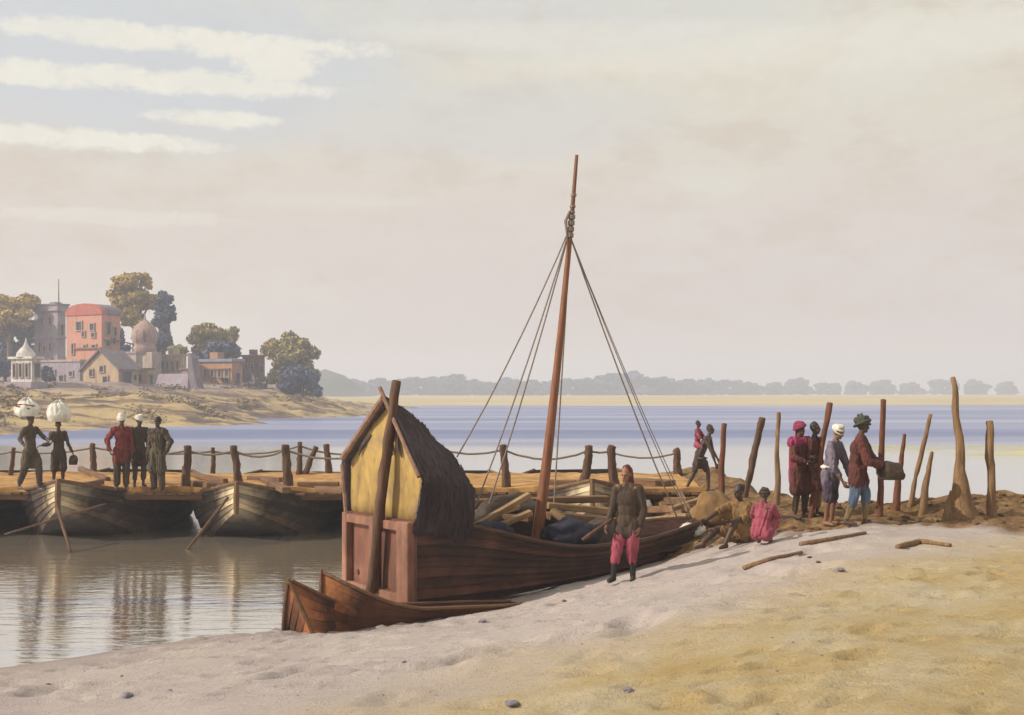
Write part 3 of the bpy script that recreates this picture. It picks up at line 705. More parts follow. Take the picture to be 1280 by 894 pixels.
# low scrub over the river slope
rnd = random.Random(31); V = []; Fq = []
for k in range(95):
    px = rnd.uniform(-20, 430); d = rnd.uniform(100, 215); x = (px-CX)*d/F; z = hz(x, d)
    if z < .35 or z > 4.4: continue
    rx = rnd.uniform(.5, 2.2); rz = rnd.uniform(.15, .5)
    for q in range(int(50*rx)):
        p = Vector((x+rnd.gauss(0, rx*.6), d+rnd.gauss(0, .5), 0)); p.z = hz(p.x, p.y)+abs(rnd.gauss(0, rz)); a = rnd.uniform(0, 6.3); k0 = len(V); s_ = rnd.uniform(.12, .3)
        V += [p+Vector((math.cos(a)*s_, math.sin(a)*s_, -s_*.3)), p+Vector((-math.sin(a)*s_*.5, math.cos(a)*s_*.5, s_*.6)), p+Vector((-math.cos(a)*s_, -math.sin(a)*s_, s_*.2))]; Fq.append((k0, k0+1, k0+2))
me_ = bpy.data.meshes.new('scrub'); me_.from_pydata(V, [], Fq); tag(link_mesh('scrub', me_, leaf_mat('scrub_leaves', C(.10, .07, .05), C(.18, .125, .07), C(.28, .20, .09))), 'low dark scrub over the ochre river slope', 'scrub', None, 'stuff')

rnd = random.Random(11)
protos = []
for s in range(4):
    cl = []
    for k in range(6):
        cl.append((rnd.uniform(-4.5, 4.5), rnd.uniform(-2, 2), rnd.uniform(3.5, 6.2), rnd.uniform(2.2, 3.8), rnd.uniform(2, 3), rnd.uniform(2, 3.2)))
    cl.append((0, 0, 6.2, 3.6, 3, 2.6)); cl.append((-3, 0, 2.2, 4, 3, 2.2)); cl.append((3, 0, 2.2, 4, 3, 2.2))
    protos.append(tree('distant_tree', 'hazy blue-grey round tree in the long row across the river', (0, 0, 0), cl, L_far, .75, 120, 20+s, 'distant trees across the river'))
far_list = [(412, 474, 400), (425, 470, 380), (450, 474, 400), (475, 476, 400), (498, 472, 400), (525, 470, 400), (548, 473, 410), (570, 468, 400), (592, 472, 420), (615, 474, 410), (640, 470, 410),
            (665, 473, 420), (690, 474, 420), (715, 472, 420), (740, 470, 430), (765, 468, 430), (790, 464, 430), (812, 469, 440), (835, 472, 460), (860, 474, 480), (885, 474, 500), (912, 473, 520), (940, 475, 540),
            (970, 475, 560), (1000, 474, 580), (1035, 475, 600), (1070, 476, 620), (1105, 475, 640), (1140, 476, 650), (1180, 476, 660), (1220, 477, 670), (1260, 477, 680)]
for i, (px, py, d) in enumerate(far_list):
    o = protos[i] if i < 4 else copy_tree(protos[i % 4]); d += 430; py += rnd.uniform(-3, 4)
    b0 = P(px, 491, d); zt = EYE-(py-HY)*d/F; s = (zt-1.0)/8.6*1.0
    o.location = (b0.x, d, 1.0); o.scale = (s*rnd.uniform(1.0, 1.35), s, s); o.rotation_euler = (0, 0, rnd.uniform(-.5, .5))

# ------------------------------------------------------------------ the air
m = bpy.data.materials.new('haze_air'); m.use_nodes = True; ht = NT(m.node_tree); ht.n.remove(ht.n['Principled BSDF'])
pv = ht.new('ShaderNodeVolumePrincipled'); pv.inputs['Color'].default_value = C(.82, .86, 1.0); pv.inputs['Density'].default_value = .0011; pv.inputs['Anisotropy'].default_value = .2
ht.l.new(pv.outputs[0], ht.n['Material Output'].inputs['Volume'])
mb = MB(); mb.box((0, 750, 20), (3200, 1700, 45.4)); tag(mb.build('haze', m), 'thin pale haze over the river', None, None, 'stuff')

# ------------------------------------------------------------------ boats
def hull_mesh(L, bf, sheer, keel, chine, strakes=6, thick=.05, n=28, step=.014, flare=1.0):
    """outer strakes, rim and inside of an open boat; x along, bow at 0.  bf, sheer, keel, chine: functions of t in 0..1"""
    mb = MB(); ts = [(i/n)**1.25 for i in range(n+1)]; rnd = random.Random(int(L*100)); lay = mb.b.faces.layers.float.new('plank')
    for side in (1, -1):
        bot = [(t*L, 0, keel(t)) for t in ts]; rows = [bot]
        for j in range(strakes):
            for e in (0, 1):
                s_ = (j+e)/strakes; row = []
                for t in ts:
                    b_ = bf(t); y = b_*(chine(t)+(1-chine(t))*s_**flare)
                    off = step*(1-e)*min(1, b_/.2) if j else 0
                    row.append((t*L, side*(y+off), keel(t)+(sheer(t)-keel(t))*s_))
                rows.append(row)
        rim = [(t*L, side*max(0, bf(t)-thick), sheer(t)) for t in ts]
        rows.append(rim)
        for s_ in (.5, .12):
            rows.append([(t*L+.02, side*max(0, bf(t)*(chine(t)+(1-chine(t))*s_**flare)-thick), keel(t)+.02+(sheer(t)-keel(t))*s_) for t in ts])
        rows.append([(t*L+.02, 0, keel(t)+.02+(sheer(t)-keel(t))*.12) for t in ts])
        f0 = len(mb.b.faces); mb.grid(rows); mb.b.faces.ensure_lookup_table(); cuts = {}
        for fi in range(f0, len(mb.b.faces)):
            r_, c_ = divmod(fi-f0, n); st = r_//2
            if st not in cuts: cuts[st] = (rnd.randint(3, n-3), rnd.random(), rnd.random())
            k_, v0, v1 = cuts[st]
            mb.b.faces[fi][lay] = (v0 if c_ < k_ else v1) if r_ % 2 else .05     # the lap edge is dark with pitch
    bmesh.ops.remove_doubles(mb.b, verts=mb.b.verts, dist=.0006)
    return mb
def transom(mb, L, bf, sheer, keel, chine, t=1.0, thick=.06):
    b_, k, s_, c_ = bf(t), keel(t), sheer(t), chine(t)
    mb.poly([(-b_*c_, k), (b_*c_, k), (b_, s_), (-b_, s_)], t*L-thick, t*L+.004, 'x')
def rail(L, bf, sheer, r=.035, n=24, up=.0):
    mb = MB()
    for side in (1, -1):
        mb.tube([((i/n)**1.25*L, side*(bf((i/n)**1.25)+.01), sheer((i/n)**1.25)+up) for i in range(n+1)], r, 6)
    return mb
sm = lambda a: max(0, min(1, a))**2*(3-2*max(0, min(1, a)))

# pontoon boats that carry the bridge
def p_bf(t):
    a = min(1, t/.42); return .02+2.08*(1-(1-a)**1.65)*(1 if t < .7 else 1-.45*((t-.7)/.3)**2)
def p_sh(t): return 1.0+.42*(1-min(1, t/.32))**1.8+(.2*((t-.75)/.25)**2 if t > .75 else 0)
def p_ke(t): return max(-.35, .76-.50*t*7.4)
def p_ch(t): return .66
proto = empty('pontoon_boat'); L = 7.4
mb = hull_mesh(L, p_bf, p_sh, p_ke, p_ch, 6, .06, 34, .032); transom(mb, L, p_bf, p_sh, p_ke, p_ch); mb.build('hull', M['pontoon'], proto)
rail(L, p_bf, p_sh, .045).build('gunwale', M['timber_brown'], proto)
MB().tube([(-.03, 0, .70), (-.04, 0, 1.1), (-.03, 0, 1.46)], [.06, .07, .05], 6).build('stem_post', M['timber_brown'], proto)
mb = MB()
for x in (1.2, 2.2, 3.4): mb.box((x, 0, .88), (.22, 2*p_bf(x/L)-.08, .06))
mb.build('thwart', M['hull_in'], proto)
pont_labels = [(-153, 'dark pontoon boat cut off by the left edge of the picture'), (72, 'pontoon boat with a pale lit prow under the two bundle carriers'),
               (295, 'pontoon boat with its prow below the rope rail just left of the cabin boat'), (518, 'pontoon boat mostly hidden behind the boat cabin'), (741, 'pontoon boat behind the mast at the landward end of the bridge')]
for i, (px, lab) in enumerate(pont_labels):
    o = proto if i == 0 else copy_tree(proto)
    tag(o, lab, 'boat', 'pontoon boats under the bridge')
    p = P(px, 603, 27.3); o.location = (p.x, p.y, -.04+.03*math.sin(i*2.1)); o.rotation_euler = (R(1.0*math.sin(i)), 0, R(90-1+2*math.sin(i*1.7)))

# the bridge
DZ = 1.14
o = empty('bridge_deck', (0, 0, DZ)); tag(o, 'earth-covered plank roadway of the bridge of boats', 'bridge')
mb = MB(); xs = np.linspace(-24, 4.6, 240); ys = np.linspace(28.5, 34.0, 26)
def dk(x, y): return .07*N3(x*.9, y*.9)+.03*N3(x*3, y*3)
top = mb.grid([[(x, y+(.12*N3(x*1.5, 1) if k in (0, 25) else 0), dk(x, y)) for x in xs] for k, y in enumerate(ys)])
bot = mb.grid([[(x, y, -.10) for x in xs] for y in (28.5, 34.0)])
for a, b_ in ((top[0], bot[0]), (top[-1], bot[-1])):
    for k in range(len(a)-1): mb.b.faces.new((a[k], a[k+1], b_[k+1], b_[k]))
mb.build('roadway', M['deck'], o)
for y in (28.62, 31.2, 33.8): MB().tube([(x, y+.05*N3(x, y), -.20) for x in np.linspace(-24, 4.7, 30)], [.10+.02*N3(x*.7, y) for x in np.linspace(-24, 4.7, 30)], 7).build('bearer', M['timber_brown'], o)
mb = MB(); rnd = random.Random(4)
x = -24
while x < 4.5:
    wd = rnd.uniform(.16, .30); yy = 28.36+rnd.uniform(-.18, .12)
    mb.box((x+wd/2, 31.2, -.125+rnd.uniform(-.012, .012)), (wd-.03, 2*(31.2-yy), .045), Matrix.Rotation(rnd.uniform(-.006, .006), 3, 'Z')); x += wd
mb.build('planking', M['timber_brown'], o)

# rail posts
def pole(name, label, cat, pts, rad, mat, group=None, n=13, wob=.34):
    """one pole as a thing of its own; its origin sits at its foot"""
    pts = [Vector(p) for p in pts]; b0 = pts[0].copy()
    mb = MB(); pts2 = []; rr = []; rmean = sorted(rad)[len(rad)//2] if hasattr(rad, '__len__') else rad
    k = 14
    for i in range(k+1):
        f = i/k*(len(pts)-1); j = min(int(f), len(pts)-2); g = f-j
        p = pts[j].lerp(pts[j+1], g)-b0
        if 0 < i < k: p += Vector((N3(p.z*2.3, b0.x, 1), N3(p.z*2.3, b0.x, 5), 0))*rmean*.42
        pts2.append(p)
        r = rad if hasattr(rad, '__len__') else [rad, rad]
        h = i/k*(len(r)-1); jj = min(int(h), len(r)-2); rr.append(r[jj]*(1-(h-jj))+r[jj+1]*(h-jj))
    d_ = (pts2[-1]-pts2[-2]).normalized(); pts2.append(pts2[-1]+d_*rr[-1]*.25); rr.append(rr[-1]*.72)
    mb.tube(pts2, rr, n, True, wob)
    for v in mb.b.verts:      # weathered, split surface
        v.co += Vector((N3(v.co.x*30, v.co.y*30, v.co.z*1.5), N3(v.co.y*30, v.co.x*30, v.co.z*1.5+9), 0))*rmean*.22
    o = mb.build(name, mat, None, True); o.location = b0
    return tag(o, label, cat, group)
posts = [ # top px, base px, distance, radius, label
    ((17, 560), (14, 602), 33.4, .055, 'thin leaning rail post behind the left bundle carrier'),
    ((116, 555), (117, 602), 33.4, .075, 'rail post between the second bundle carrier and the trio'),
    ((235, 558), (232, 612), 28.8, .09, 'thick rail post right of the brown-clad trio'),
    ((266, 560), (266, 600), 33.4, .06, 'thin far-side rail post between two thick near-side posts'),
    ((292, 558), (299, 606), 28.8, .085, 'rail post standing over the prow of the third pontoon boat'),
    ((357, 557), (362, 617), 28.8, .10, 'thick dark rail post nearest the cabin on its left side'),
    ((375, 553), (374, 601), 33.4, .07, 'upright far-side rail post left of a leaning one'),
    ((395, 559), (381, 601), 33.4, .075, 'leaning far-side rail post in the group of three beside the cabin'),
    ((408, 556), (412, 598), 33.4, .085, 'upright far-side rail post closest to the cabin roof'),
    ((629, 557), (634, 612), 28.8, .09, 'rail post between the cabin and the mast'),
    ((736, 558), (729, 610), 28.8, .10, 'leaning rail post right of the mast'),
    ((765, 558), (768, 622), 28.8, .10, 'rail post rising behind the man in pink trousers'),
    ((845, 562), (848, 600), 33.4, .10, 'last far-side rail post by the man carrying a child')]
tops = {}
for (tp, bp, d, r, lab) in posts:
    a = P(*bp, d); a.z = DZ-.05; b_ = P(*tp, d); tops[tp[0]] = b_-Vector((0, 0, .10))
    pole('rail_post', lab, 'post', [a, b_], [r*1.25, r, r*.95], M['post'], 'rail posts of the bridge')
def rope(name, label, a, b_, sag, r=.028, mat=None, group='sagging rail ropes', n=14, parent=None):
    mb = MB(); a = Vector(a); b_ = Vector(b_); o0 = a.copy() if parent is None else Vector()
    mb.tube([a.lerp(b_, i/n)-o0-Vector((0, 0, sag*4*(i/n)*(1-i/n)))+Vector((0, 0, .015*N3(i*.9, a.x))) for i in range(n+1)], r, 6)
    o = mb.build(name, mat or M['rope'], parent, True)
    if parent is None: o.location = a; tag(o, label, 'rope', group)
    return o
rope('rail_rope', 'rail rope at the far left edge behind the bundle carrier', P(-40, 569, 33.4), tops[17], .05)
rope('rail_rope', 'rail rope passing behind the two bundle carriers', tops[17], tops[116], .10)
rope('rail_rope', 'rail rope passing behind the red-jacketed man in the trio', tops[116], tops[266], .12)
rope('rail_rope', 'rail rope running from the trio to the thick post on their right', P(150, 566, 28.8), tops[235], .08)
rope('rail_rope', 'rail rope between the two posts left of the third prow', tops[235], tops[292], .10)
rope('rail_rope', 'rail rope sagging over the third pontoon boat prow', tops[292], tops[357], .16)
rope('rail_rope', 'rail rope from the thick dark post to the cabin', tops[357], P(470, 562, 28.8), .22)
rope('rail_rope', 'far-side rail rope tying the three close posts together', tops[266], tops[375], .14)
rope('rail_rope', 'short far-side rail rope ending behind the cabin roof', tops[375], P(455, 566, 33.4), .12)
rope('rail_rope', 'rail rope from the cabin to the post left of the mast', P(540, 558, 28.8), tops[629], .14)
rope('rail_rope', 'rail rope sagging behind the mast', tops[629], tops[736], .22)
rope('rail_rope', 'short rail rope right of the leaning post', tops[736], tops[765], .05)
rope('rail_rope', 'far-side rail rope running to the last post at the bank', P(765, 566, 33.4), tops[845], .14)

# poles moored along the pontoons
def beam(name, label, a, b_, w, h, mat, group, cat='timber', roll=0.0):
    a = Vector(a); b_ = Vector(b_); L = (b_-a).length; rot = (b_-a).to_track_quat('X', 'Z')
    mb = MB(); mb.box((L/2, 0, 0), (L, w, h), None, min(w, h)*.12)
    for v in mb.b.verts: v.co += Vector((0, .02*N3(v.co.x*3, a.x, 2), .02*N3(v.co.x*3, a.x, 7)))
    o = mb.build(name, mat); o.location = a
    from mathutils import Quaternion
    o.rotation_euler = (rot @ Quaternion((1, 0, 0), roll)).to_euler()
    return tag(o, label, cat, group)
G = 'poles and oars leaning on the pontoons'
pole('boat_pole', 'dark pole slanting from the third pontoon prow down into the water', 'pole', [P(224, 700, 25.8), P(285, 622, 27.0)], [.026, .036, .03], M['post'], G)
pole('boat_pole', 'dark pole hanging from the second pontoon prow into the water', 'pole', [P(88, 690, 25.5), P(70, 628, 26.9)], [.026, .036, .03], M['post'], G)
pole('boat_pole', 'long dark pole lying across the second pontoon prow', 'pole', [P(6, 668, 26.6), P(132, 630, 27.2)], [.022, .028, .022], M['post'], G)
# loose timber on the deck
G = 'loose timbers on the bridge roadway'
for (a, b_, w, lab) in [((100, 586), (135, 600), .14, 'short dark timber left of the trio on the roadway'), ((85, 611), (128, 602), .12, 'dark timber at the second bundle carrier on the roadway'),
                        ((240, 604), (285, 609), .22, 'dark timber between thick post and third prow'), ((240, 594), (282, 602), .14, 'thin timber on the far half of the roadway right of the trio'),
                        ((310, 598), (352, 600), .14, 'timber lying along the roadway above the third boat'), ((330, 600), (358, 613), .2, 'slanting timber beside the thick dark post'),
                        ((372, 606), (424, 606), .2, 'long straight dark timber left of the cabin'), ((395, 612), (432, 614), .16, 'timber at the roadway edge against the cabin'),
                        ((680, 603), (720, 604), .16, 'timber on the roadway right of the mast'), ((722, 603), (746, 603), .16, 'short timber by the leaning rail post'),
                        ((785, 601), (838, 604), .5, 'broad dark plank behind the man in pink trousers')]:
    def on_deck(px, py): d = (EYE-DZ-.06)*F/(py-HY); return P(px, py, d)
    beam('deck_timber', lab, on_deck(*a), on_deck(*b_), w, .14, M['timber_brown'], G)

# ------------------------------------------------------------------ the cabin boat
BYAW = R(36)
BA = Vector((math.cos(BYAW), math.sin(BYAW), 0)); BN = Vector((-math.sin(BYAW), math.cos(BYAW), 0))
C0 = Vector((-1.43, 18.2, 0))                     # starboard corner of the stern
HB = 1.05
S0 = C0+BN*HB
boat = empty('cabin_boat', S0, BYAW); tag(boat, 'beached brown cargo boat with a tall raked mast and yellow matting cabin', 'boat')
BL = 7.3
# hull written stern-first: t=0 bow in hull_mesh, so x is flipped afterwards
def c_bf(t): return .02+(HB-.02)*(1-(1-min(1, t/.50))**2.0)*(1+.05*math.sin(math.pi*t))
def c_sh(t):
    u = 1-t   # 0 stern .. 1 bow
    return 1.42-.62*sm(u/.48)+.16*sm((u-.55)/.45)
def c_ke(t): return .06+.40*sm((1-t)*.95)+.50*(1-min(1, t/.14))**2
def c_ch(t): return .80-.25*(1-min(1, t/.3))
mb = hull_mesh(BL, c_bf, c_sh, c_ke, c_ch, 8, .07, 40, .034, .9)
for v in mb.b.verts: v.co.x = BL-v.co.x
mb.build('hull', M['hull'], boat)
mb = rail(BL, c_bf, c_sh, .045, 30, .01)
for v in mb.b.verts: v.co.x = BL-v.co.x
mb.build('gunwale', M['rail'], boat)
mb = MB(); mb.box((3.4, 0, .52), (5.4, 1.7, .05), Matrix.Rotation(R(-1.6), 3, 'Y')); mb.build('floor_boards', M['hull_in'], boat)
mb = MB()
for x in (2.0, 3.6, 4.9): mb.box((x, 0, c_sh(1-x/BL)-.10), (.16, 2*c_bf(1-x/BL)-.16, .07))
mb.build('thwart', M['hull_in'], boat)
MB().tube([(BL-.75, 0, .80), (BL-.2, 0, .99), (BL+.30, 0, 1.10)], [.09, .08, .04], 7).build('bowsprit', M['rail'], boat)
# stern with two sunk panels
zb, zt = .10, 1.44
mb = MB(); mb.box((-.03, 0, (zb+zt)/2), (.06, 2*HB-.04, zt-zb)); sp_ = mb.build('stern_panel', M['stern'], boat)
mb = MB()
for y in (HB-.09, .06, -HB+.16): mb.box((-.125, y, (zb+zt)/2), (.13, .15 if y != -HB+.16 else .34, zt-zb), None, .015)
for z in (zb+.12, zt-.09): mb.box((-.120, 0, z), (.118, 2*HB-.03, .20 if z < 1 else .14), None, .015)
mb.build('frame', M['sternframe'], sp_)
for y, z in ((HB-.35, .48), (.18, .30), (-.28, .30)): MB().tube([(-.06, y, z), (-.085, y, z)], .04, 10).build('bolt', M['post'], sp_)
# cabin: gable of yellow matting, dark thatch roof falling away to the bow
cab = empty('cabin'); cab.parent = boat
ap = (-.20, 3.27)
front = [(HB+.00, 1.38), (HB+.12, 2.25), ap, (-HB-.20, 2.08), (-HB+.03, 1.38)]
back = [(HB-.10, 1.30), (HB-.05, 1.80), (-.15, 2.50), (-HB-.05, 1.86), (-HB+.05, 1.10)]
def prof_pts(pf, n=7):
    out = []
    for (a, b_) in zip(pf, pf[1:]):
        for i in range(n): out.append((a[0]+(b_[0]-a[0])*i/n, a[1]+(b_[1]-a[1])*i/n))
    return out+[pf[-1]]
fa, fb = prof_pts(front), prof_pts(back)
mb = MB()
pts = [(u, z) for u, z in front]
vs = []
mb.poly(pts, .02, .06, 'x'); bmesh.ops.triangulate(mb.b, faces=[f for f in mb.b.faces if len(f.verts) > 4])
bmesh.ops.subdivide_edges(mb.b, edges=mb.b.edges, cuts=5, use_grid_fill=True)
for v in mb.b.verts: v.co.x += .05*N3(v.co.y*1.6, v.co.z*1.3, 3)+.02*N3(v.co.y*5, v.co.z*1.5, 4)
mb.build('gable_wall', M['mat'], cab, True)
mb = MB(); rows_o = []; rows_i = []
for j in range(15):
    f = j/14; x = -.06+1.02*f; g = f**1.4
    ro = []; ri = []
    for k, ((u0, z0), (u1, z1)) in enumerate(zip(fa, fb)):
        u = u0+(u1-u0)*g; z = z0+(z1-z0)*g; cN = Vector((0, u-ap[0]*.5, (z-1.7))).normalized()
        bulge = .10*math.sin(math.pi*((k % 7)/7))*(1 if 0 < k < len(fa)-1 else 0)*.5
        dn = .05+bulge+.055*N3(x*3.5, u*3.2, z*1.2)+.03*N3(x*11, u*3, z*3)
        ro.append((x+.03*N3(u*4, z*4, 2), u+cN.y*dn, z+cN.z*dn)); ri.append((x, u+cN.y*.012, z+cN.z*.012))
    rows_o.append(ro); rows_i.append(ri)
vo = mb.grid(rows_o); vi = mb.grid(rows_i)
for a, b_ in ((vo[0], vi[0]), (vo[-1], vi[-1])):
    for k in range(len(a)-1): mb.b.faces.new((a[k], a[k+1], b_[k+1], b_[k]))
for e in (0, -1):
    for j in range(14): mb.b.faces.new((vo[j][e], vo[j+1][e], vi[j+1][e], vi[j][e]))
rnd = random.Random(77)
def roof_at(f, kf):
    k = min(int(kf), len(fa)-2); r = kf-k; j = min(int(f*14), 13); q = f*14-j
    g = lambda jj, kk: Vector(rows_o[jj][kk])
    return (g(j, k)*(1-r)+g(j, k+1)*r)*(1-q)+(g(j+1, k)*(1-r)+g(j+1, k+1)*r)*q
for i in range(2600):      # loose straw over the thatch, ragged at its edges
    side = rnd.random() < .85; e = rnd.random()
    if e < .22: f, kf = rnd.choice((0.0, 1.0)), rnd.uniform(0, len(fa)-1.01)
    elif e < .42: f, kf = rnd.random(), (len(fa)-1.02 if side else .02)
    else: f, kf = rnd.random(), (rnd.uniform(14, len(fa)-1.02) if side else rnd.uniform(0, 14))
    p = roof_at(f, kf); dn = (roof_at(f, min(kf+.6, len(fa)-1.01))-roof_at(f, max(kf-.6, 0))).normalized()
    if kf < 14: dn = -dn
    dn = (dn+Vector((rnd.uniform(-.35, .35), 0, -.15))).normalized(); ou = Vector((0, p.y+.1, p.z-1.7)).normalized()
    L_ = rnd.uniform(.10, .30); w_ = Vector((rnd.uniform(.006, .016), 0, 0)); q0 = p-dn*L_*.4+ou*.004; q1 = p+dn*L_*.6+ou*rnd.uniform(.0, .035)
    v = [mb.b.verts.new(x) for x in (q0-w_, q0+w_, q1)]; mb.b.faces.new(v)
mb.build('roof', M['roof'], cab, True, fix=False)
mb = MB()
for a, b_ in ((front[1], ap), (ap, front[3])):
    mb.tube([(-.10, a[0]+(b_[0]-a[0])*i/8+.02*N3(i, 1), a[1]+(b_[1]-a[1])*i/8+.06+.02*N3(i, 4)) for i in range(0 if a == front[1] else -1, 9)], .055 if a == front[1] else .035, 7)
mb.tube([(-.06, HB+.05, 1.36), (-.06, HB+.20, 2.2)], .04, 7)
mb.build('eave_pole', M['eave'], cab)
mb = MB()
for (y0, z0, y1, z1) in ((-.42, 2.95, -.34, 2.66), (-.50, 2.72, -.62, 2.40), (-.3, 2.6, -.33, 2.42), (.35, 2.72, .75, 2.38)):
    MB().tube([(-.02, y0, z0), (-.045, (y0+y1)/2+.02, (z0+z1)/2), (-.02, y1, z1)], [.02, .035, .012], 6).build('tie', M['roof'], cab)
mb.b.free()
def inboat(v): return boat.matrix_basis.inverted() @ Vector(v)
bpy.context.view_layer.update()
# mast, stays
mb_b = inboat(P(668, 690, 20.6)); mb_t = inboat(P(721, 194, 20.9))
mb_b.z = .5
mid = mb_b.lerp(mb_t, .5)+Vector((.07, -.05, 0))
mp = []
for i in range(17):
    f = i/16; mp.append((1-f)*(1-f)*mb_b+2*f*(1-f)*mid+f*f*mb_t)
MB().tube(mp, [.105-.075*(i/16)**.9 for i in range(17)], 10, True, .08).build('mast', M['mast'], boat, True)
at_f = lambda f: (1-f)*(1-f)*mb_b+2*f*(1-f)*mid+f*f*mb_t
mb = MB()
for f in (.80, .815, .83, .845): mb.tube([at_f(f)-Vector((0, 0, .03)), at_f(f+.006)], .062, 8)
for f in (.858, .872, .90): mb.tube([at_f(f)-Vector((0, 0, .02)), at_f(f+.003)], .052, 8)
mb.build('mast_lashing', M['rig'], boat)
MB().tube([at_f(.86)+Vector((-.055, 0, 0)), at_f(.835)+Vector((-.11, .02, 0)), at_f(.80)+Vector((-.07, 0, 0))], [.02, .03, .015], 6).build('rope_coil', M['rig'], boat)
k82 = at_f(.825)
for a in (P(571, 572, 19.7), P(586, 655, 19.5), P(603, 655, 20.9), P(690, 668, 21.6)):
    rope('stay', None, k82, inboat(a), .16 if a.x < 0 else .05, .0145, M['rig'], None, 16, boat)
k81 = at_f(.80)
for a in (P(850, 656, 21.9), P(862, 652, 22.0), P(868, 655, 22.2)):
    rope('stay', None, k81, inboat(a), .14, .0145 if a.x < 3.25 else .009, M['rig'], None, 16, boat)
# steering pole in front of the stern
pole('steering_pole', 'tall dark pole leaning up in front of the yellow cabin gable', 'pole', [P(463, 742, 18.85), P(478, 610, 18.72), P(496, 477, 18.6)], [.075, .085, .07], M['post'])

# ------------------------------------------------------------------ two skiffs
def skiff(label, bow, yaw, L, hb, prow, mid_h, keel_rise, pitch=0.0, heel=0.0, tf=.42):
    o = empty('skiff', bow, 0, (heel, pitch, yaw)); tag(o, label, 'boat', 'small skiffs beside the cabin boat')
    bf = lambda t: .015+hb*(1-(1-min(1, t/tf))**2.0)*(1 if t < .75 else 1-.5*((t-.75)/.25)**2)
    sh = lambda t: mid_h+(prow-mid_h)*(1-min(1, t/.45))**1.7
    ke = lambda t: -.06+keel_rise*(1-min(1, t/.16))**2
    ch = lambda t: .55
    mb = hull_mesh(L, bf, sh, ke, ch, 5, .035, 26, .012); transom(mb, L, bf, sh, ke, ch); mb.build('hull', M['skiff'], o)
    rail(L, bf, sh, .028).build('gunwale', M['timber_brown'], o)
    mb = MB()
    for x in (.35, .6): mb.box((L*x, 0, sh(x)-.06), (.14, 2*bf(x)-.05, .035))
    mb.build('thwart', M['hull_in'], o)
    MB().tube([(-.015, 0, ke(0)-.02), (-.025, 0, (prow+ke(0))/2), (-.03, 0, prow+.05)], [.03, .035, .025], 6).build('stem_post', M['timber_brown'], o)
    return o
pA = P(398, 790, 16.3)
skiff('short skiff with striped orange prow lying nearest the water at the front', (pA.x, pA.y, -.02), R(97), 2.1, .46, .94, .22, .10, R(1), R(-24), .50)
pB = P(402, 780, 16.9)
skiff('long low skiff lying against the side of the cabin boat', (pB.x, pB.y, .04), R(30), 3.2, .36, .82, .30, .14, R(3.2), R(-4), .20)
# ------------------------------------------------------------------ cargo in and by the boat
G = 'timbers leaning in the cabin boat'
for (a, b_, w, h, lab, mt) in [
    (P(577, 668, 20.2), P(662, 618, 20.5), .20, .09, 'tan plank leaning to the mast from the cabin side', 'timber'),
    (P(590, 672, 20.0), P(664, 640, 20.3), .18, .09, 'lower tan plank leaning to the foot of the mast', 'timber'),
    (P(584, 640, 21.2), P(664, 648, 20.7), .22, .10, 'brown plank lying across behind the leaning tan planks', 'timber_brown'),
    (P(590, 628, 21.6), P(760, 624, 22.2), .24, .12, 'long brown beam highest across the cargo behind the mast', 'timber_brown'),
    (P(596, 650, 20.9), P(650, 634, 20.9), .16, .08, 'short tan plank propped between two longer planks', 'timber'),
    (P(682, 632, 21.4), P(768, 640, 21.9), .24, .12, 'tan beam right of the mast on top of the cargo heap', 'timber'),
    (P(684, 645, 21.2), P(770, 652, 21.6), .26, .14, 'brown beam in the middle of the cargo heap right of the mast', 'timber_brown'),
    (P(690, 638, 21.0), P(728, 668, 20.8), .20, .10, 'slanting tan plank on the dark bundle', 'timber'),
    (P(700, 660, 21.0), P(775, 664, 21.3), .26, .14, 'brown beam lowest in the cargo heap right of the mast', 'timber_brown')]:
    beam('cargo_timber', lab, a, b_, w, h, M[mt], G)
def bundle(name, label, cat, c, size, mat, group=None, seed=1, rz=0.0):
    mb = MB(); bmesh.ops.create_icosphere(mb.b, subdivisions=4, radius=1)
    for v in mb.b.verts:
        n_ = v.co.normalized(); k = 1+.22*noise.noise(n_*1.6+Vector((seed, 0, 0)))+.10*noise.noise(n_*4+Vector((0, seed, 0)))
        z = n_.z*k; z = max(z, -.55)
        v.co = Vector((n_.x*k*size[0], n_.y*k*size[1], (z+.55)*size[2]))
    o = mb.build(name, mat, None, True); o.location = c; o.rotation_euler = (0, 0, rz)
    return tag(o, label, cat, group)
def tied_bundle(name, label, cat, c, size, mat, seed):
    mb = MB(); bmesh.ops.create_uvsphere(mb.b, u_segments=72, v_segments=40, radius=1)
    for v in mb.b.verts:
        n_ = v.co.normalized(); an = math.atan2(n_.y, n_.x); up = max(0, n_.z)
        k = 1+.13*noise.noise(n_*1.7+Vector((seed, 0, 0)))
        k += (.05+.09*up)*(abs(math.sin(an*5.5+2.5*noise.noise(n_*1.3+Vector((0, seed, 0)))+n_.z*1.4))-.6)*(.4+.6*abs(n_.z))
        k += .035*noise.noise(n_*6+Vector((seed, seed, 0)))
        z = max(n_.z*k, -.62); v.co = Vector((n_.x*k*size[0], n_.y*k*size[1], (z+.62)*size[2]))
    top_ = 1.58*size[2]
    for an in (.6, 2.4, 4.3): mb.tube([(0, 0, top_-.06), (.05*math.cos(an), .05*math.sin(an), top_+.03), (.15*math.cos(an), .15*math.sin(an), top_+.01)], [.035, .04, .012], 7)
    o = mb.build(name, mat, None, True); o.location = c
    return tag(o, label, cat)
def at_floor(px, py, d): p = P(px, py, d); return p
bundle('cloth_bundle', 'big dark navy bundle of cloth right of the mast in the boat', 'bundle', P(712, 682, 20.7), (.55, .32, .30), M['navy'], None, 1, BYAW)
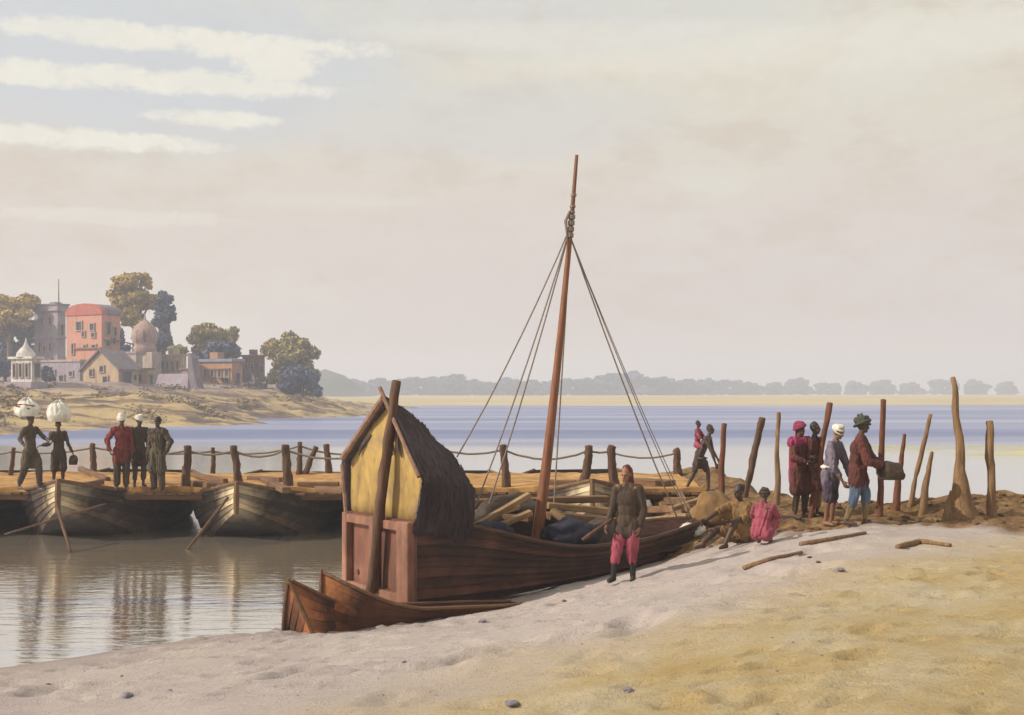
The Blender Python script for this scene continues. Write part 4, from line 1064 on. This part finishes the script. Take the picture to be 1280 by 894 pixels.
bundle('cloth_bundle', 'small navy bundle of cloth against the cabin thatch', 'bundle', P(612, 674, 19.9), (.42, .25, .20), M['navy'], None, 2, BYAW)
bundle('cloth_bundle', 'long dark brown tarpaulin heap behind the mast and leaning planks', 'bundle', P(640, 682, 21.2), (1.0, .3, .55), M['hull_in'], None, 4, BYAW)
bundle('cloth_bundle', 'dark brown heap of matting behind the man in pink trousers', 'bundle', P(748, 688, 21.2), (.45, .35, .35), M['hull_in'], None, 3, BYAW)
# landing place between bow and bridge
def gp(px, py, up=.0): p = hit(px, py, 20.5); p.z = gz0(p.x, p.y)+up; return p
G = 'planks stacked at the landing'
for i, (a, b_, w, h, lab, mt, up) in enumerate([
    ((800, 656), (866, 651), .30, .12, 'tan plank nearest the boat bow at the landing', 'timber', .08),
    ((806, 644), (870, 642), .34, .16, 'brown beam in the middle of the landing stack', 'timber_brown', .10),
    ((795, 632), (866, 634), .34, .18, 'wide brown beam at the back of the landing stack', 'timber_brown', .12),
    ((838, 650), (880, 636), .16, .10, 'short slanting tan plank at the right of the landing stack', 'timber', .22),
    ((850, 626), (862, 650), .10, .08, 'thin brown prop at the right of the landing stack', 'timber_brown', .18)]):
    beam('landing_plank', lab, gp(*a, up), gp(*b_, up), w, h, M[mt], G)
bundle('cloth_bundle', 'white cloth bundle by the bow of the cabin boat', 'bundle', gp(866, 668, -.05), (.28, .2, .16), M['white'], None, 5)
bundle('cloth_bundle', 'white cloth bundle just right of the man in pink trousers', 'bundle', gp(806, 652, .0), (.20, .2, .34), M['white'], None, 6)
bundle('cloth_bundle', 'flat blue cloth spread at the feet of the man carrying a child', 'bundle', gp(838, 618, .02), (.50, .4, .09), M['blue'], None, 7)
bundle('cloth_bundle', 'rounded brown sack behind the seated man', 'sack', gp(892, 655, -.03), (.42, .36, .42), M['ochre'], None, 8)
bundle('earth_mound', 'brown earth hump under the pink-robed standing figure', 'mound', gp(965, 655, -.12), (.8, .5, .20), M['clod'], None, 9)

# ------------------------------------------------------------------ stakes on the right bank
G = 'stakes driven into the right bank'
stakes = [((905, 530), (899, 648), [.075, .08, .07], 'stake_red', 'upright red-brown stake just right of the man carrying a child'),
          ((953, 523), (929, 622), [.09, .095, .10], 'post', 'thick dark stake leaning right behind the seated pair'),
          ((973, 516), (971, 632), [.10, .075, .06, .06], 'stake_tan', 'thin tan upright stake between the seated pair and the pink-robed figure'),
          ((1037, 504), (1012, 648), [.06, .065, .075], 'stake_red', 'red-brown stake leaning behind the four standing men'),
          ((1104, 500), (1099, 646), [.075, .065, .065], 'stake_red', 'tall straight red-brown stake right of the green-turbaned man'),
          ((1131, 543), (1117, 637), [.10, .07, .04], 'stake_red', 'short reddish stake with a split foot, first of three leaning together'),
          ((1163, 518), (1135, 634), [.075, .05, .06, .045], 'stake_tan', 'long thin tan stake leaning in the middle of three'),
          ((1165, 565), (1150, 645), [.11, .08, .04], 'stake_tan', 'shortest tan stake, last of three leaning together'),
          ((1237, 527), (1240, 645), [.12, .085, .10, .08], 'stake_tan', 'blunt tan stake nearest the right edge of the picture')]
stakes = [(a, b_, [r*.72 for r in c], d, e) for a, b_, c, d, e in stakes]
for tp, bp, rad, mt, lab in stakes:
    b0 = hit(*bp, 20.0); b0.z -= .12; t0 = P(*tp, b0.y+.15)
    pole('mooring_stake', lab, 'stake', [b0, t0], rad, M[mt], G)
b0 = hit(1202, 648, 20.0); b0.z -= .15
o = pole('mooring_stake', 'tallest tan stake with a swollen root-like foot', 'stake', [b0, P(1200, 560, b0.y), P(1191, 472, b0.y+.1)], [.34, .17, .095, .07, .062, .055, .035], M['stake_tan'], G)
MB().tube([(-.22, 0, -.05), (-.20, 0, .3), (-.17, 0, .62)], [.16, .10, .03], 8, True, .3).build('root_spur', M['stake_tan'], o)

# ------------------------------------------------------------------ stones, sticks
def stone(label, px, py, r, mat, flat=.55, seed=0, group='stones and clods on the sand'):
    p = hit(px, py); mb = MB(); bmesh.ops.create_icosphere(mb.b, subdivisions=3, radius=1)
    for v in mb.b.verts:
        k = 1+.35*noise.noise(v.co*1.4+Vector((seed*3.1, 0, 0)))+.12*noise.noise(v.co*4+Vector((seed, 0, 0)))
        v.co = Vector((v.co.x*k*r, v.co.y*k*r*.8, v.co.z*k*r*flat))
    o = mb.build('stone', mat, None, True); o.location = (p.x, p.y, gz0(p.x, p.y)+r*flat*.45); o.rotation_euler = (0, 0, seed)
    return tag(o, label, 'stone', group)
for i, (px, py, r, mt, lab) in enumerate([
    (785, 864, .085, 'stone', 'grey-violet stone low on the ochre sand near the bottom centre'), (1050, 715, .10, 'stone', 'squarish grey stone right of the two red clods'),
    (603, 778, .10, 'stone', 'grey stone on pale sand below the boat side'), (505, 829, .05, 'stone', 'small dark pebble on pale sand below the skiffs'),
    (158, 872, .13, 'stone', 'flat grey stone near the lower left corner'), (212, 864, .05, 'stone', 'small stone right of the flat grey stone at lower left'),
    (1012, 698, .07, 'clod', 'first red-brown clod at the end of the long stick'), (1023, 704, .065, 'clod', 'second red-brown clod just beyond the stick'),
    (640, 884, .10, 'stone', 'flat grey stone at the bottom edge in the ochre sand'), (60, 856, .045, 'stone', 'tiny pebble near the waterline at lower left'),
    (152, 846, .04, 'stone', 'tiny pebble just below the waterline curve'), (705, 752, .06, 'clod', 'small brown clod under the boat side near the man')]):
    stone(lab, px, py, r*.55, M[mt], .42, i+1)
def ground_stick(label, pts, r, mat, cat='stick'):
    w = []
    for a in pts: p = hit(*a); p.z = gz0(p.x, p.y)+r*.6; w.append(p)
    return pole('stick', label, cat, w, [r, r*1.1, r*.7], mat, 'sticks lying on the sand')
ground_stick('long tan stick lying on the sand below the seated pair', [(929, 713), (965, 701), (1002, 693)], .032, M['stake_tan'])
ground_stick('curved brown branch on the sand below the leaning stakes', [(1122, 686), (1150, 680), (1188, 684)], .04, M['stake_tan'])
ground_stick('brown stick along the edge of the dark earth under the four men', [(1000, 683), (1040, 676), (1082, 668)], .035, M['stake_tan'])
# litter of small lumps on the dark earth
mb = MB(); rnd = random.Random(9)
for i in range(420):
    x, y = rnd.uniform(2.8, 13), rnd.uniform(19.2, 24)
    j, k = int((y-GY0)/GS), int((x-GX0)/GS)
    if earth[j, k] < .5: continue
    r = rnd.uniform(.02, .075)
    bmesh.ops.create_icosphere(mb.b, subdivisions=1, radius=1, matrix=Matrix.Translation((x, y, gz0(x, y)+r*.2)) @ Matrix.Rotation(rnd.uniform(0, 6), 4, 'Z') @ Matrix.Diagonal((r*1.3, r, r*.6, 1)))
tag(mb.build('earth_crumbs', M['clod']), 'crumbled brown earth and pebbles strewn on the right bank', 'rubble', None, 'stuff')
mb = MB()
for i in range(700):
    y = 6+13*rnd.random()**1.6; x = rnd.uniform(-.42, .5)*y; r = .003+.010*rnd.random()**3
    if gz0(x, y) < .05: continue
    bmesh.ops.create_icosphere(mb.b, subdivisions=1, radius=1, matrix=Matrix.Translation((x, y, gz0(x, y)+r*.1)) @ Matrix.Diagonal((r*1.3, r, r*.7, 1)))
tag(mb.build('sand_grit', M['stone']), 'fine grit and tiny pebbles scattered over the sand', 'grit', None, 'stuff')
# ------------------------------------------------------------------ people
def remesh(mb, name, mat, parent, voxel, fold=0.0, seed=0, smooth_it=2):
    me = bpy.data.meshes.new(name); mb.b.to_mesh(me); mb.b.free()
    tmp = bpy.data.objects.new(name, me); COL.objects.link(tmp)
    md = tmp.modifiers.new('r', 'REMESH'); md.mode = 'VOXEL'; md.voxel_size = voxel; md.use_smooth_shade = True
    sm_ = tmp.modifiers.new('s', 'SMOOTH'); sm_.iterations = smooth_it; sm_.factor = .5
    dg = bpy.context.evaluated_depsgraph_get()
    m2 = bpy.data.meshes.new_from_object(tmp.evaluated_get(dg)); m2.name = name
    bpy.data.objects.remove(tmp); bpy.data.meshes.remove(me)
    if fold:
        n = len(m2.vertices); co = np.empty(n*3, np.float32); m2.vertices.foreach_get('co', co); no = np.empty(n*3, np.float32); m2.vertices.foreach_get('normal', no)
        co = co.reshape(-1, 3); no = no.reshape(-1, 3)
        f = vnoise(np.arctan2(co[:, 1], co[:, 0])*2.2+40+co[:, 0]*16, co[:, 2]*4.0+seed*7+20, seed)+.8*vnoise(co[:, 0]*34+co[:, 2]*9+50, co[:, 2]*9+co[:, 1]*30+50, seed+1)-.15
        co += no*(f*fold)[:, None]; m2.vertices.foreach_set('co', co.ravel()); m2.update()
    m2.materials.clear()
    return link_mesh(name, m2, mat, parent)

SLIM = 1
def person(label, loc, face, wear, pose=None, h=1.0, skin='skin', group=None, lean=0.0, twist=0.0, head_turn=0.0, head_tilt=0.0, stride=0.0, sit=False):
    """face: heading in degrees, 0 looks at the camera, 90 to the right of the picture"""
    o = empty('person', loc, R(face)); tag(o, label, 'person', group); o.scale = (h*.92, h*.92, h)
    J = dict(pel=(0, 0, .93), chest=(0, .01, 1.25), neck=(0, .015, 1.45),
             sl=(.185, .01, 1.39), sr=(-.185, .01, 1.39), el=(.24, .03, 1.10), er=(-.24, .03, 1.10), wl=(.25, -.05, .85), wr=(-.25, -.05, .85),
             hl=(.095, 0, .88), hr=(-.095, 0, .88), kl=(.11, -.03-stride*.28, .49), kr=(-.11, -.03+stride*.20, .49), al=(.115, .02-stride*.36, .085), ar=(-.115, .02+stride*.44, .085+.05*abs(stride)))
    J = {k: Vector(v) for k, v in J.items()}
    pel = J['pel'].copy()
    rot = Matrix.Rotation(R(lean), 3, 'X') @ Matrix.Rotation(R(twist), 3, 'Z')
    if pose and 'pel' in pose:
        dlt = Vector(pose['pel'])-pel
        for k in J:
            if k[0] not in 'ka': J[k] = J[k]+dlt
        pel = Vector(pose['pel'])
    for k in ('chest', 'neck', 'sl', 'sr', 'el', 'er', 'wl', 'wr'): J[k] = pel+rot @ (J[k]-pel)
    if pose:
        for k, v in pose.items():
            if k != 'pel': J[k] = Vector(v)
    up = (J['neck']-J['chest']).normalized()
    hrot = Matrix.Rotation(R(head_turn), 3, 'Z') @ Matrix.Rotation(R(head_tilt+lean*.45), 3, 'X')
    hc = J['neck']+up*.06+hrot @ Vector((0, -.015, .115))
    trot = rot
    mb = MB()
    # trunk
    mb.ball(pel, (.150, .105, .13), 14, trot); mb.ball(pel.lerp(J['chest'], .5), (.135, .095, .16), 14, trot); mb.ball(J['chest'], (.165, .112, .17), 14, trot)
    mb.limb(J['sl']+Vector((0, 0, -.0)), .062, J['sr'], .062); mb.limb(J['chest'].lerp(J['neck'], .6), .075, J['neck'], .055); mb.limb(J['neck'], .052, hc-hrot @ Vector((0, -.0, .05)), .05)
    # head with face
    mb.ball(hc+hrot @ Vector((0, .012, .02)), (.074, .092, .098), 16, hrot); mb.ball(hc+hrot @ Vector((0, -.030, -.050)), (.054, .060, .062), 12, hrot)
    mb.ball(hc+hrot @ Vector((0, -.068, -.092)), (.026, .022, .02), 8, hrot)
    mb.limb(hc+hrot @ Vector((0, -.082, .012)), .011, hc+hrot @ Vector((0, -.104, -.028)), .017, 8)
    mb.limb(hc+hrot @ Vector((.022, -.086, -.062)), .011, hc+hrot @ Vector((-.022, -.086, -.062)), .011, 8)
    mb.limb(hc+hrot @ Vector((.04, -.074, .026)), .013, hc+hrot @ Vector((-.04, -.074, .026)), .013, 8)
    for s in (1, -1): mb.ball(hc+hrot @ Vector((s*.077, .01, -.01)), (.012, .022, .034), 8, hrot)
    # limbs
    for s, S_, E_, W_ in ((1, 'sl', 'el', 'wl'), (-1, 'sr', 'er', 'wr')):
        a, e, w_ = J[S_], J[E_], J[W_]
        mb.limb(a, .054, a.lerp(e, .45), .050); mb.limb(a.lerp(e, .45), .050, e, .040); mb.limb(e, .041, e.lerp(w_, .3), .042); mb.limb(e.lerp(w_, .3), .042, w_, .027)
        d = (w_-e).normalized(); ac = Vector((1, 0, 0)) if abs(d.x) < .8 else Vector((0, 1, 0))
        wide = Vector((0, -1, 0)); wide = (wide-d*wide.dot(d)).normalized(); inn = d.cross(wide)*(1 if (d.cross(wide)).x*s < 0 else -1)
        palm = w_+d*.055
        for q4 in (-.022, 0, .022): mb.limb(w_+d*.015+wide*q4*.6, .017, w_+d*.085+wide*q4*1.25, .0145, 8)
        for i, (q4, ln) in enumerate(((.036, .068), (.012, .078), (-.012, .072), (-.035, .056))):
            p0 = w_+d*.088+wide*q4; p1 = p0+d*ln*.5+inn*.010; p2 = p1+d*ln*.38+inn*.026; p3 = p2+d*ln*.16+inn*.024
            mb.limb(p0, .0105, p1, .0100, 6); mb.limb(p1, .0100, p2, .0092, 6); mb.limb(p2, .0092, p3, .0082, 6)
        t0 = w_+d*.028+wide*.028; t1 = t0+d*.036+wide*.030+inn*.012; t2 = t1+d*.034+wide*.006+inn*.016
        mb.limb(t0, .0135, t1, .0120, 6); mb.limb(t1, .0120, t2, .0095, 6)
    for s, H_, K_, A_ in ((1, 'hl', 'kl', 'al'), (-1, 'hr', 'kr', 'ar')):
        a, k, f = J[H_], J[K_], J[A_]
        mb.limb(a, .092, a.lerp(k, .4), .082); mb.limb(a.lerp(k, .4), .082, k, .056); mb.limb(k, .056, k.lerp(f, .3), .058); mb.limb(k.lerp(f, .3), .058, f, .036)
        fd = Vector((s*.18, -1, 0)).normalized()
        mb.limb(f+Vector((0, .03, -.045)), .038, f+fd*.10+Vector((0, 0, -.050)), .036, 8); mb.limb(f+fd*.10+Vector((0, 0, -.052)), .036, f+fd*.165+Vector((0, 0, -.060)), .024, 8); mb.limb(f, .038, f+Vector((0, .02, -.03)), .038, 8)
    remesh(mb, 'body', M[skin], o, .0085, 0, 0, 1)
    eb = MB()
    for s in (1, -1): eb.ball(hc+hrot @ Vector((s*.031, -.083, .008)), (.011, .008, .006), 8, hrot)
    eb.build('eyes', M['eye'], o, True)
    # clothes
    for it in wear:
        kind, mt = it[0], it[1]; arg = it[2] if len(it) > 2 else {}
        c = MB(); seed = (hash(label) if False else sum(map(ord, label)))+len(kind)
        if kind in ('tunic', 'robe', 'jacket'):
            e = arg.get('fat', .03); hem = arg.get('hem', .25)    # hem: length below the pelvis
            e *= .6; c.ball(J['chest'], (.160+e, .112+e, .18), 16, trot); c.ball(pel.lerp(J['chest'], .5), (.135+e, .098+e, .2), 16, trot); c.ball(pel, (.150+e, .108+e, .15), 16, trot)
            c.limb(J['sl'], .058+e*.7, J['sr'], .058+e*.7); c.limb(J['chest'].lerp(J['neck'], .6), .08+e*.5, J['neck'], .062+e*.3)
            if hem > .05:
                kc = (J['kl']+J['kr'])/2; dn = (kc-pel).normalized() if not sit else Vector((0, -.6, -.5)).normalized()
                hips = [J['hl'].lerp(J['kl'], min(1, hem/.42)), J['hr'].lerp(J['kr'], min(1, hem/.42))]
                for hp, h0 in zip(hips, ('hl', 'hr')): c.limb(J[h0], .096+e, hp, .088+e*1.2+.05*hem, 12)
                c.limb(hips[0], .080+e*1.2, hips[1], .080+e*1.2, 12)
                if hem > .45:
                    k2 = [J['kl'].lerp(J['al'], min(1, (hem-.42)/.42)), J['kr'].lerp(J['ar'], min(1, (hem-.42)/.42))]
                    for a_, b_ in zip(hips, k2): c.limb(a_, .12+e, b_, .11+e*1.5, 12)
                    c.limb(k2[0], .10+e, k2[1], .10+e, 12)
            sl = arg.get('sleeve', 1.0)
            for S_, E_, W_ in (('sl', 'el', 'wl'), ('sr', 'er', 'wr')):
                if sl <= 0: continue
                c.limb(J[S_], .060+e*.7, J[S_].lerp(J[E_], min(1, sl*2)), .050+e*.7)
                if sl > .5: c.limb(J[E_], .052+e*.7, J[E_].lerp(J[W_], (sl-.5)*1.9), .040+e*.6)
            remesh(c, kind, M[mt], o, .012, arg.get('fold', .030), seed % 97)
        elif kind in ('trousers', 'dhoti', 'breeches', 'shorts'):
            e = arg.get('fat', .022)*.6; ln = arg.get('len', 1.0)
            c.ball(pel+Vector((0, 0, .01)), (.152+.3*e, .107+.3*e, .13), 14)
            for H_, K_, A_ in (('hl', 'kl', 'al'), ('hr', 'kr', 'ar')):
                k = J[H_].lerp(J[K_], min(1, ln*2)); c.limb(J[H_], .094+.35*e, J[H_].lerp(k, .45), .086+e*1.1, 12); c.limb(J[H_].lerp(k, .45), .086+e*1.1, k, .068+e*1.2, 12)
                if ln > .5: c.limb(J[K_], .068+e*1.2, J[K_].lerp(J[A_], (ln-.5)*2*.96), .052+e*arg.get('cuff', 1.3), 12)
            if kind == 'dhoti': c.limb(J['hl'].lerp(J['kl'], .5), .10+e, J['hr'].lerp(J['kr'], .5), .10+e, 12)
            remesh(c, kind, M[mt], o, .013, arg.get('fold', .026), seed % 89)
        elif kind == 'boots':
            for K_, A_, s in (('kl', 'al', 1), ('kr', 'ar', -1)):
                f = J[A_]; fd = Vector((s*.18, -1, 0)).normalized()
                c.limb(J[K_].lerp(f, .25), .066, f, .048); c.limb(f+Vector((0, .03, -.035)), .046, f+fd*.15+Vector((0, 0, -.045)), .040)
            remesh(c, kind, M[mt], o, .012, 0, 3)
        elif kind == 'turban':
            big = arg.get('big', 1.0); rnd = random.Random(seed)
            c.ball(hc+hrot @ Vector((0, .018, .065)), (.090*big, .105*big, .062*big), 14, hrot)
            for q4 in range(7):
                r3 = hrot @ Matrix.Rotation(rnd.uniform(-.45, .45), 3, 'X') @ Matrix.Rotation(rnd.uniform(-.35, .35), 3, 'Y')
                cen = hc+hrot @ Vector((0, .012, .038+.0125*q4*big)); pts = []
                for k in range(17):
                    an = 2*math.pi*k/16; pts.append(cen+r3 @ Vector((math.cos(an)*(.096-.007*q4)*big, math.sin(an)*(.112-.008*q4)*big, 0)))
                c.tube(pts, .017*big, 8, True)
            if arg.get('peak'): c.limb(hc+hrot @ Vector((0, .03, .09)), .085, hc+hrot @ Vector((0, .03, .09+arg['peak'])), .018)
            if arg.get('tail'): c.limb(hc+hrot @ Vector((.03, .10, .03)), .03, hc+hrot @ Vector((.04, .14, -.18)), .02)
            remesh(c, kind, M[mt], o, .0075, .004, seed % 71, 1)
        elif kind == 'head_scarf':
            c.ball(hc+hrot @ Vector((0, .042, .028)), (.096, .098, .112), 14, hrot); c.limb(hc+hrot @ Vector((0, .06, -.02)), .085, J['neck']+Vector((0, .05, .0)), .10)
            c.limb(J['neck']+Vector((0, .05, 0)), .10, J['chest']+rot @ Vector((0, .09, .0)), .13)
            remesh(c, kind, M[mt], o, .012, .02, seed % 67)
        elif kind == 'hair':
            c.ball(hc+hrot @ Vector((0, .024, .034)), (.083, .092, .095), 14, hrot)
            if arg.get('knot'): c.ball(hc+hrot @ Vector((0, .10, .06)), (.045, .05, .045), 10)
            remesh(c, kind, M[mt], o, .010, .01, seed % 61)
        elif kind == 'shawl':
            e = arg.get('fat', .05)
            c.limb(J['sl'], .075+e, J['sr'], .075+e); c.limb(J['neck'], .075, J['chest']+rot @ Vector((0, .05, 0)), .14+e*.4)
            c.limb(J['chest']+rot @ Vector((.06, .07, 0)), .13, pel+Vector((.05, .09, arg.get('down', -.05))), .13)
            c.limb(J['chest']+rot @ Vector((-.06, .07, 0)), .13, pel+Vector((-.05, .09, arg.get('down', -.05))), .13)
            remesh(c, kind, M[mt], o, .013, .035, seed % 59)
        elif kind == 'sash':
            c.ball(pel+Vector((0, 0, .07)), (.155+.045, .115+.045, .055), 16); remesh(c, kind, M[mt], o, .013, .02, 5)
    o['head'] = tuple(o.matrix_basis @ hc) if False else (hc.x, hc.y, hc.z)
    return o, J, hc
def wpos(o, v): return Matrix.LocRotScale(o.location, o.rotation_euler, o.scale) @ Vector(v)
def deck_at(px, py):
    d = (EYE-DZ-.03)*F/(py-HY); p = P(px, py, d); p.z = DZ+dk(p.x, p.y)-.005; return p
def bank_at(px, py, d0=16.0):
    p = hit(px, py, d0); p.z = gz0(p.x, p.y)-.012; return p

# bundle carriers on the bridge
o, J, hc = person('man in olive tunic striding at far left with a white and red head bundle', deck_at(38, 612), 62, [('tunic', 'olive', {'hem': .30, 'sleeve': .8}), ('trousers', 'brown', {'len': .9, 'fat': .03}), ('hair', 'hair')],
                  {'el': (.22, -.22, 1.20), 'wl': (.18, -.46, 1.12), 'er': (-.30, .02, 1.18), 'wr': (-.33, -.18, 1.02)}, 1.02, stride=.55, head_tilt=6)
p = wpos(o, hc+Vector((0, .05, .10)))
b1 = tied_bundle('head_bundle', 'white cloth bundle with red stripes on the head of the striding man', 'bundle', p+Vector((-.05, 0, -.04)), (.27, .25, .24), M['white'], 11)
mb = MB()
for k in (-.5, .35):
    mb.tube([Vector((math.cos(an)*.275*math.cos(k), math.sin(an)*.255*math.cos(k)-.0, .15+.24*math.sin(an*.5+k)*.5)) for an in np.linspace(math.pi*.9, math.pi*1.9, 9)], .018, 6)
mb.build('red_stripe', M['red'], b1)
o, J, hc = person('slim man in brown walking with a big round white bundle on his head', deck_at(73, 605), 30, [('tunic', 'brown', {'hem': .42, 'sleeve': 1.0}), ('hair', 'hair')],
                  {'el': (.27, -.02, 1.12), 'wl': (.36, -.12, .90), 'er': (-.25, .0, 1.12), 'wr': (-.42, .02, 1.10)}, .92, stride=.2)
p = wpos(o, hc+Vector((0, 0, .12))); b2 = tied_bundle('head_bundle', 'big round plain white bundle on the head of the slim man', 'bundle', p+Vector((0, 0, -.03)), (.28, .26, .30), M['white'], 13)
p = wpos(o, J['wl']+Vector((.03, -.03, -.12))); bb = bundle('parcel', 'small dark parcel hanging from the hand of the slim bundle carrier', 'bag', p+Vector((0, 0, -.20)), (.11, .08, .16), M['brown'], None, 14)
# the trio
G = 'three men standing together on the bridge'
person('man in a red jacket and white turban, left of the trio on the bridge', deck_at(152, 611), 25, [('jacket', 'red', {'hem': .22, 'fat': .045}), ('trousers', 'brown', {'fat': .04, 'len': .95}), ('turban', 'white', {'big': 1.15})], {'er': (-.34, .05, 1.14), 'wr': (-.30, -.12, .92)}, 1.0, group=G, head_turn=15)
person('man in brown with a white turban, middle of the trio on the bridge', deck_at(174, 609), 35, [('tunic', 'brown', {'hem': .30, 'fat': .04}), ('trousers', 'olive', {'fat': .02, 'len': .85}), ('turban', 'white', {'big': 1.1})], None, .97, group=G, head_turn=20)
person('broad man in olive brown with a dark cap, right of the trio on the bridge', deck_at(197, 611), -10, [('tunic', 'olive', {'hem': .40, 'fat': .05}), ('trousers', 'brown', {'fat': .045, 'len': 1.0}), ('turban', 'hair', {'big': .95}), ('shawl', 'brown', {'fat': .03})], {'el': (.36, .02, 1.16), 'wl': (.34, -.16, .95)}, .97, group=G)
# man in pink trousers
o, J, hc = person('man in pink breeches and brown open coat standing on the sand before the boat', bank_at(783, 727, 15), -22, [
    ('breeches', 'pink', {'len': .70, 'fat': .05, 'cuff': 1.0}), ('jacket', 'brown', {'hem': .14, 'fat': .050, 'sleeve': .95, 'fold': .014}), ('shawl', 'tan', {'fat': .0, 'down': .15}), ('boots', 'black'), ('head_scarf', 'maroon')],
    {'pel': (.03, 0, .92), 'er': (-.22, .0, 1.09), 'wr': (-.27, -.17, .87), 'el': (.27, .04, 1.08), 'wl': (.23, -.03, .83), 'kl': (.10, -.02, .49), 'al': (.10, .03, .085), 'kr': (-.13, -.11, .49), 'ar': (-.19, -.10, .085)}, 1.0, 'skin_light', lean=4, twist=10, head_tilt=14, head_turn=-12)
h0 = wpos(o, J['wr']+Vector((-.04, -.05, -.03)))
pole('short_oar', 'short dark stick held low by the man in pink breeches', 'stick', [h0+Vector((-.32, -.06, -.20)), h0+Vector((.12, .02, .10))], [.028, .026, .024], M['post'])
# man carrying a child
o, J, hc = person('dark bare-chested man stooping forward with a child on his back', bank_at(874, 615, 24), 62, [('dhoti', 'brown', {'len': .42, 'fat': .02}), ('hair', 'hair')],
                  {'er': (-.20, -.42, .98), 'wr': (-.16, -.50, .74), 'el': (.22, -.30, 1.02), 'wl': (.20, -.44, .82)}, .98, lean=32, stride=.65, head_tilt=-14)
bk = wpos(o, (0, .02, 1.10))
person('small child in a pink shirt riding on the stooping man', bk+Vector((-.02, -.02, -.33)), 62, [('tunic', 'pink', {'hem': .12, 'fat': .03, 'sleeve': .6}), ('trousers', 'pink', {'len': .35}), ('hair', 'hair')],
       {'pel': (0, .02, .62), 'kl': (.24, -.26, .50), 'kr': (-.24, -.26, .50), 'al': (.25, -.12, .16), 'ar': (-.25, -.12, .16), 'el': (.20, -.16, .85), 'wl': (.10, -.32, .80), 'er': (-.20, -.16, .85), 'wr': (-.10, -.32, .80)}, .68, lean=4, sit=True)
# seated pair
person('dark-haired man in ochre seated on the ground, reaching forward', bank_at(922, 682, 16), -55, [('tunic', 'ochre', {'hem': .16, 'fat': .06, 'sleeve': .5, 'fold': .04}), ('shorts', 'ochre', {'len': .4, 'fat': .04}), ('hair', 'hair', {'knot': 1})],
       {'pel': (0, .18, .20), 'kl': (.20, -.26, .42), 'kr': (-.20, -.30, .26), 'al': (.16, -.46, .09), 'ar': (-.10, -.74, .085), 'er': (-.26, -.22, .55), 'wr': (-.26, -.52, .42), 'el': (.26, -.12, .48), 'wl': (.20, -.36, .44)}, 1.04, lean=14, sit=True)
person('person in a bright pink wrap crouching beside the ochre man', bank_at(954, 680, 16), 150, [('robe', 'pink', {'hem': .34, 'fat': .05, 'sleeve': .7, 'fold': .04}), ('turban', 'brown', {'big': 1.05})],
       {'pel': (0, .10, .24), 'kl': (.15, -.28, .48), 'kr': (-.15, -.28, .48), 'al': (.12, -.10, .085), 'ar': (-.12, -.10, .085), 'el': (.24, -.12, .52), 'wl': (.12, -.32, .50), 'er': (-.24, -.12, .52), 'wr': (-.12, -.32, .50)}, .84, lean=16, head_tilt=10, sit=True)
# four standing on the right bank
G = 'four men standing on the right bank'
person('man wrapped in magenta shawl and turban, left of the four on the bank', bank_at(1000, 648), 30, [('robe', 'maroon', {'hem': .36, 'fat': .055}), ('trousers', 'brown', {'len': .9, 'fat': .02}), ('shawl', 'magenta', {'fat': .05, 'down': -.25}), ('turban', 'magenta', {'big': 1.2, 'tail': 1})], {'el': (.27, -.12, 1.12), 'wl': (.08, -.26, 1.10), 'er': (-.28, -.08, 1.12), 'wr': (-.10, -.26, 1.05)}, .98, group=G, head_turn=10)
person('dark-clad man half hidden behind the magenta-turbaned man', bank_at(1019, 644), 50, [('robe', 'maroon', {'hem': .36, 'fat': .03}), ('trousers', 'tan', {'len': .9, 'fat': .01}), ('hair', 'hair')], None, .97, group=G, head_turn=10)
person('stooping man in lavender grey with a white turban', bank_at(1037, 656), 48, [('tunic', 'grey', {'hem': .14, 'fat': .05, 'sleeve': .8}), ('dhoti', 'violet', {'len': .55, 'fat': .05}), ('turban', 'white', {'big': 1.05}), ('sash', 'white')],
       {'el': (.24, -.22, 1.02), 'wl': (.22, -.32, .76), 'er': (-.24, -.20, 1.02), 'wr': (-.16, -.34, .78)}, 1.0, 'skin_light', G, lean=14, head_tilt=12)
o, J, hc = person('man in maroon jacket and blue dhoti with a tall green turban', bank_at(1072, 657), 68, [('jacket', 'maroon', {'hem': .16, 'fat': .075, 'sleeve': .9}), ('dhoti', 'blue', {'len': .66, 'fat': .04}), ('turban', 'green', {'big': 1.32, 'peak': .10}), ('trousers', 'tan', {'len': .95, 'fat': .012})],
       {'el': (.26, -.22, 1.06), 'wl': (.14, -.46, .98), 'er': (-.26, -.20, 1.06), 'wr': (-.08, -.46, .98)}, 1.03, group=G, lean=8, stride=.35)
p = wpos(o, (J['wl']+J['wr'])/2+Vector((0, -.08, -.20)))
bundle('sack', 'brown sack held before him by the green-turbaned man', 'sack', p+Vector((0, 0, -.02)), (.22, .17, .19), M['brown'], None, 21)
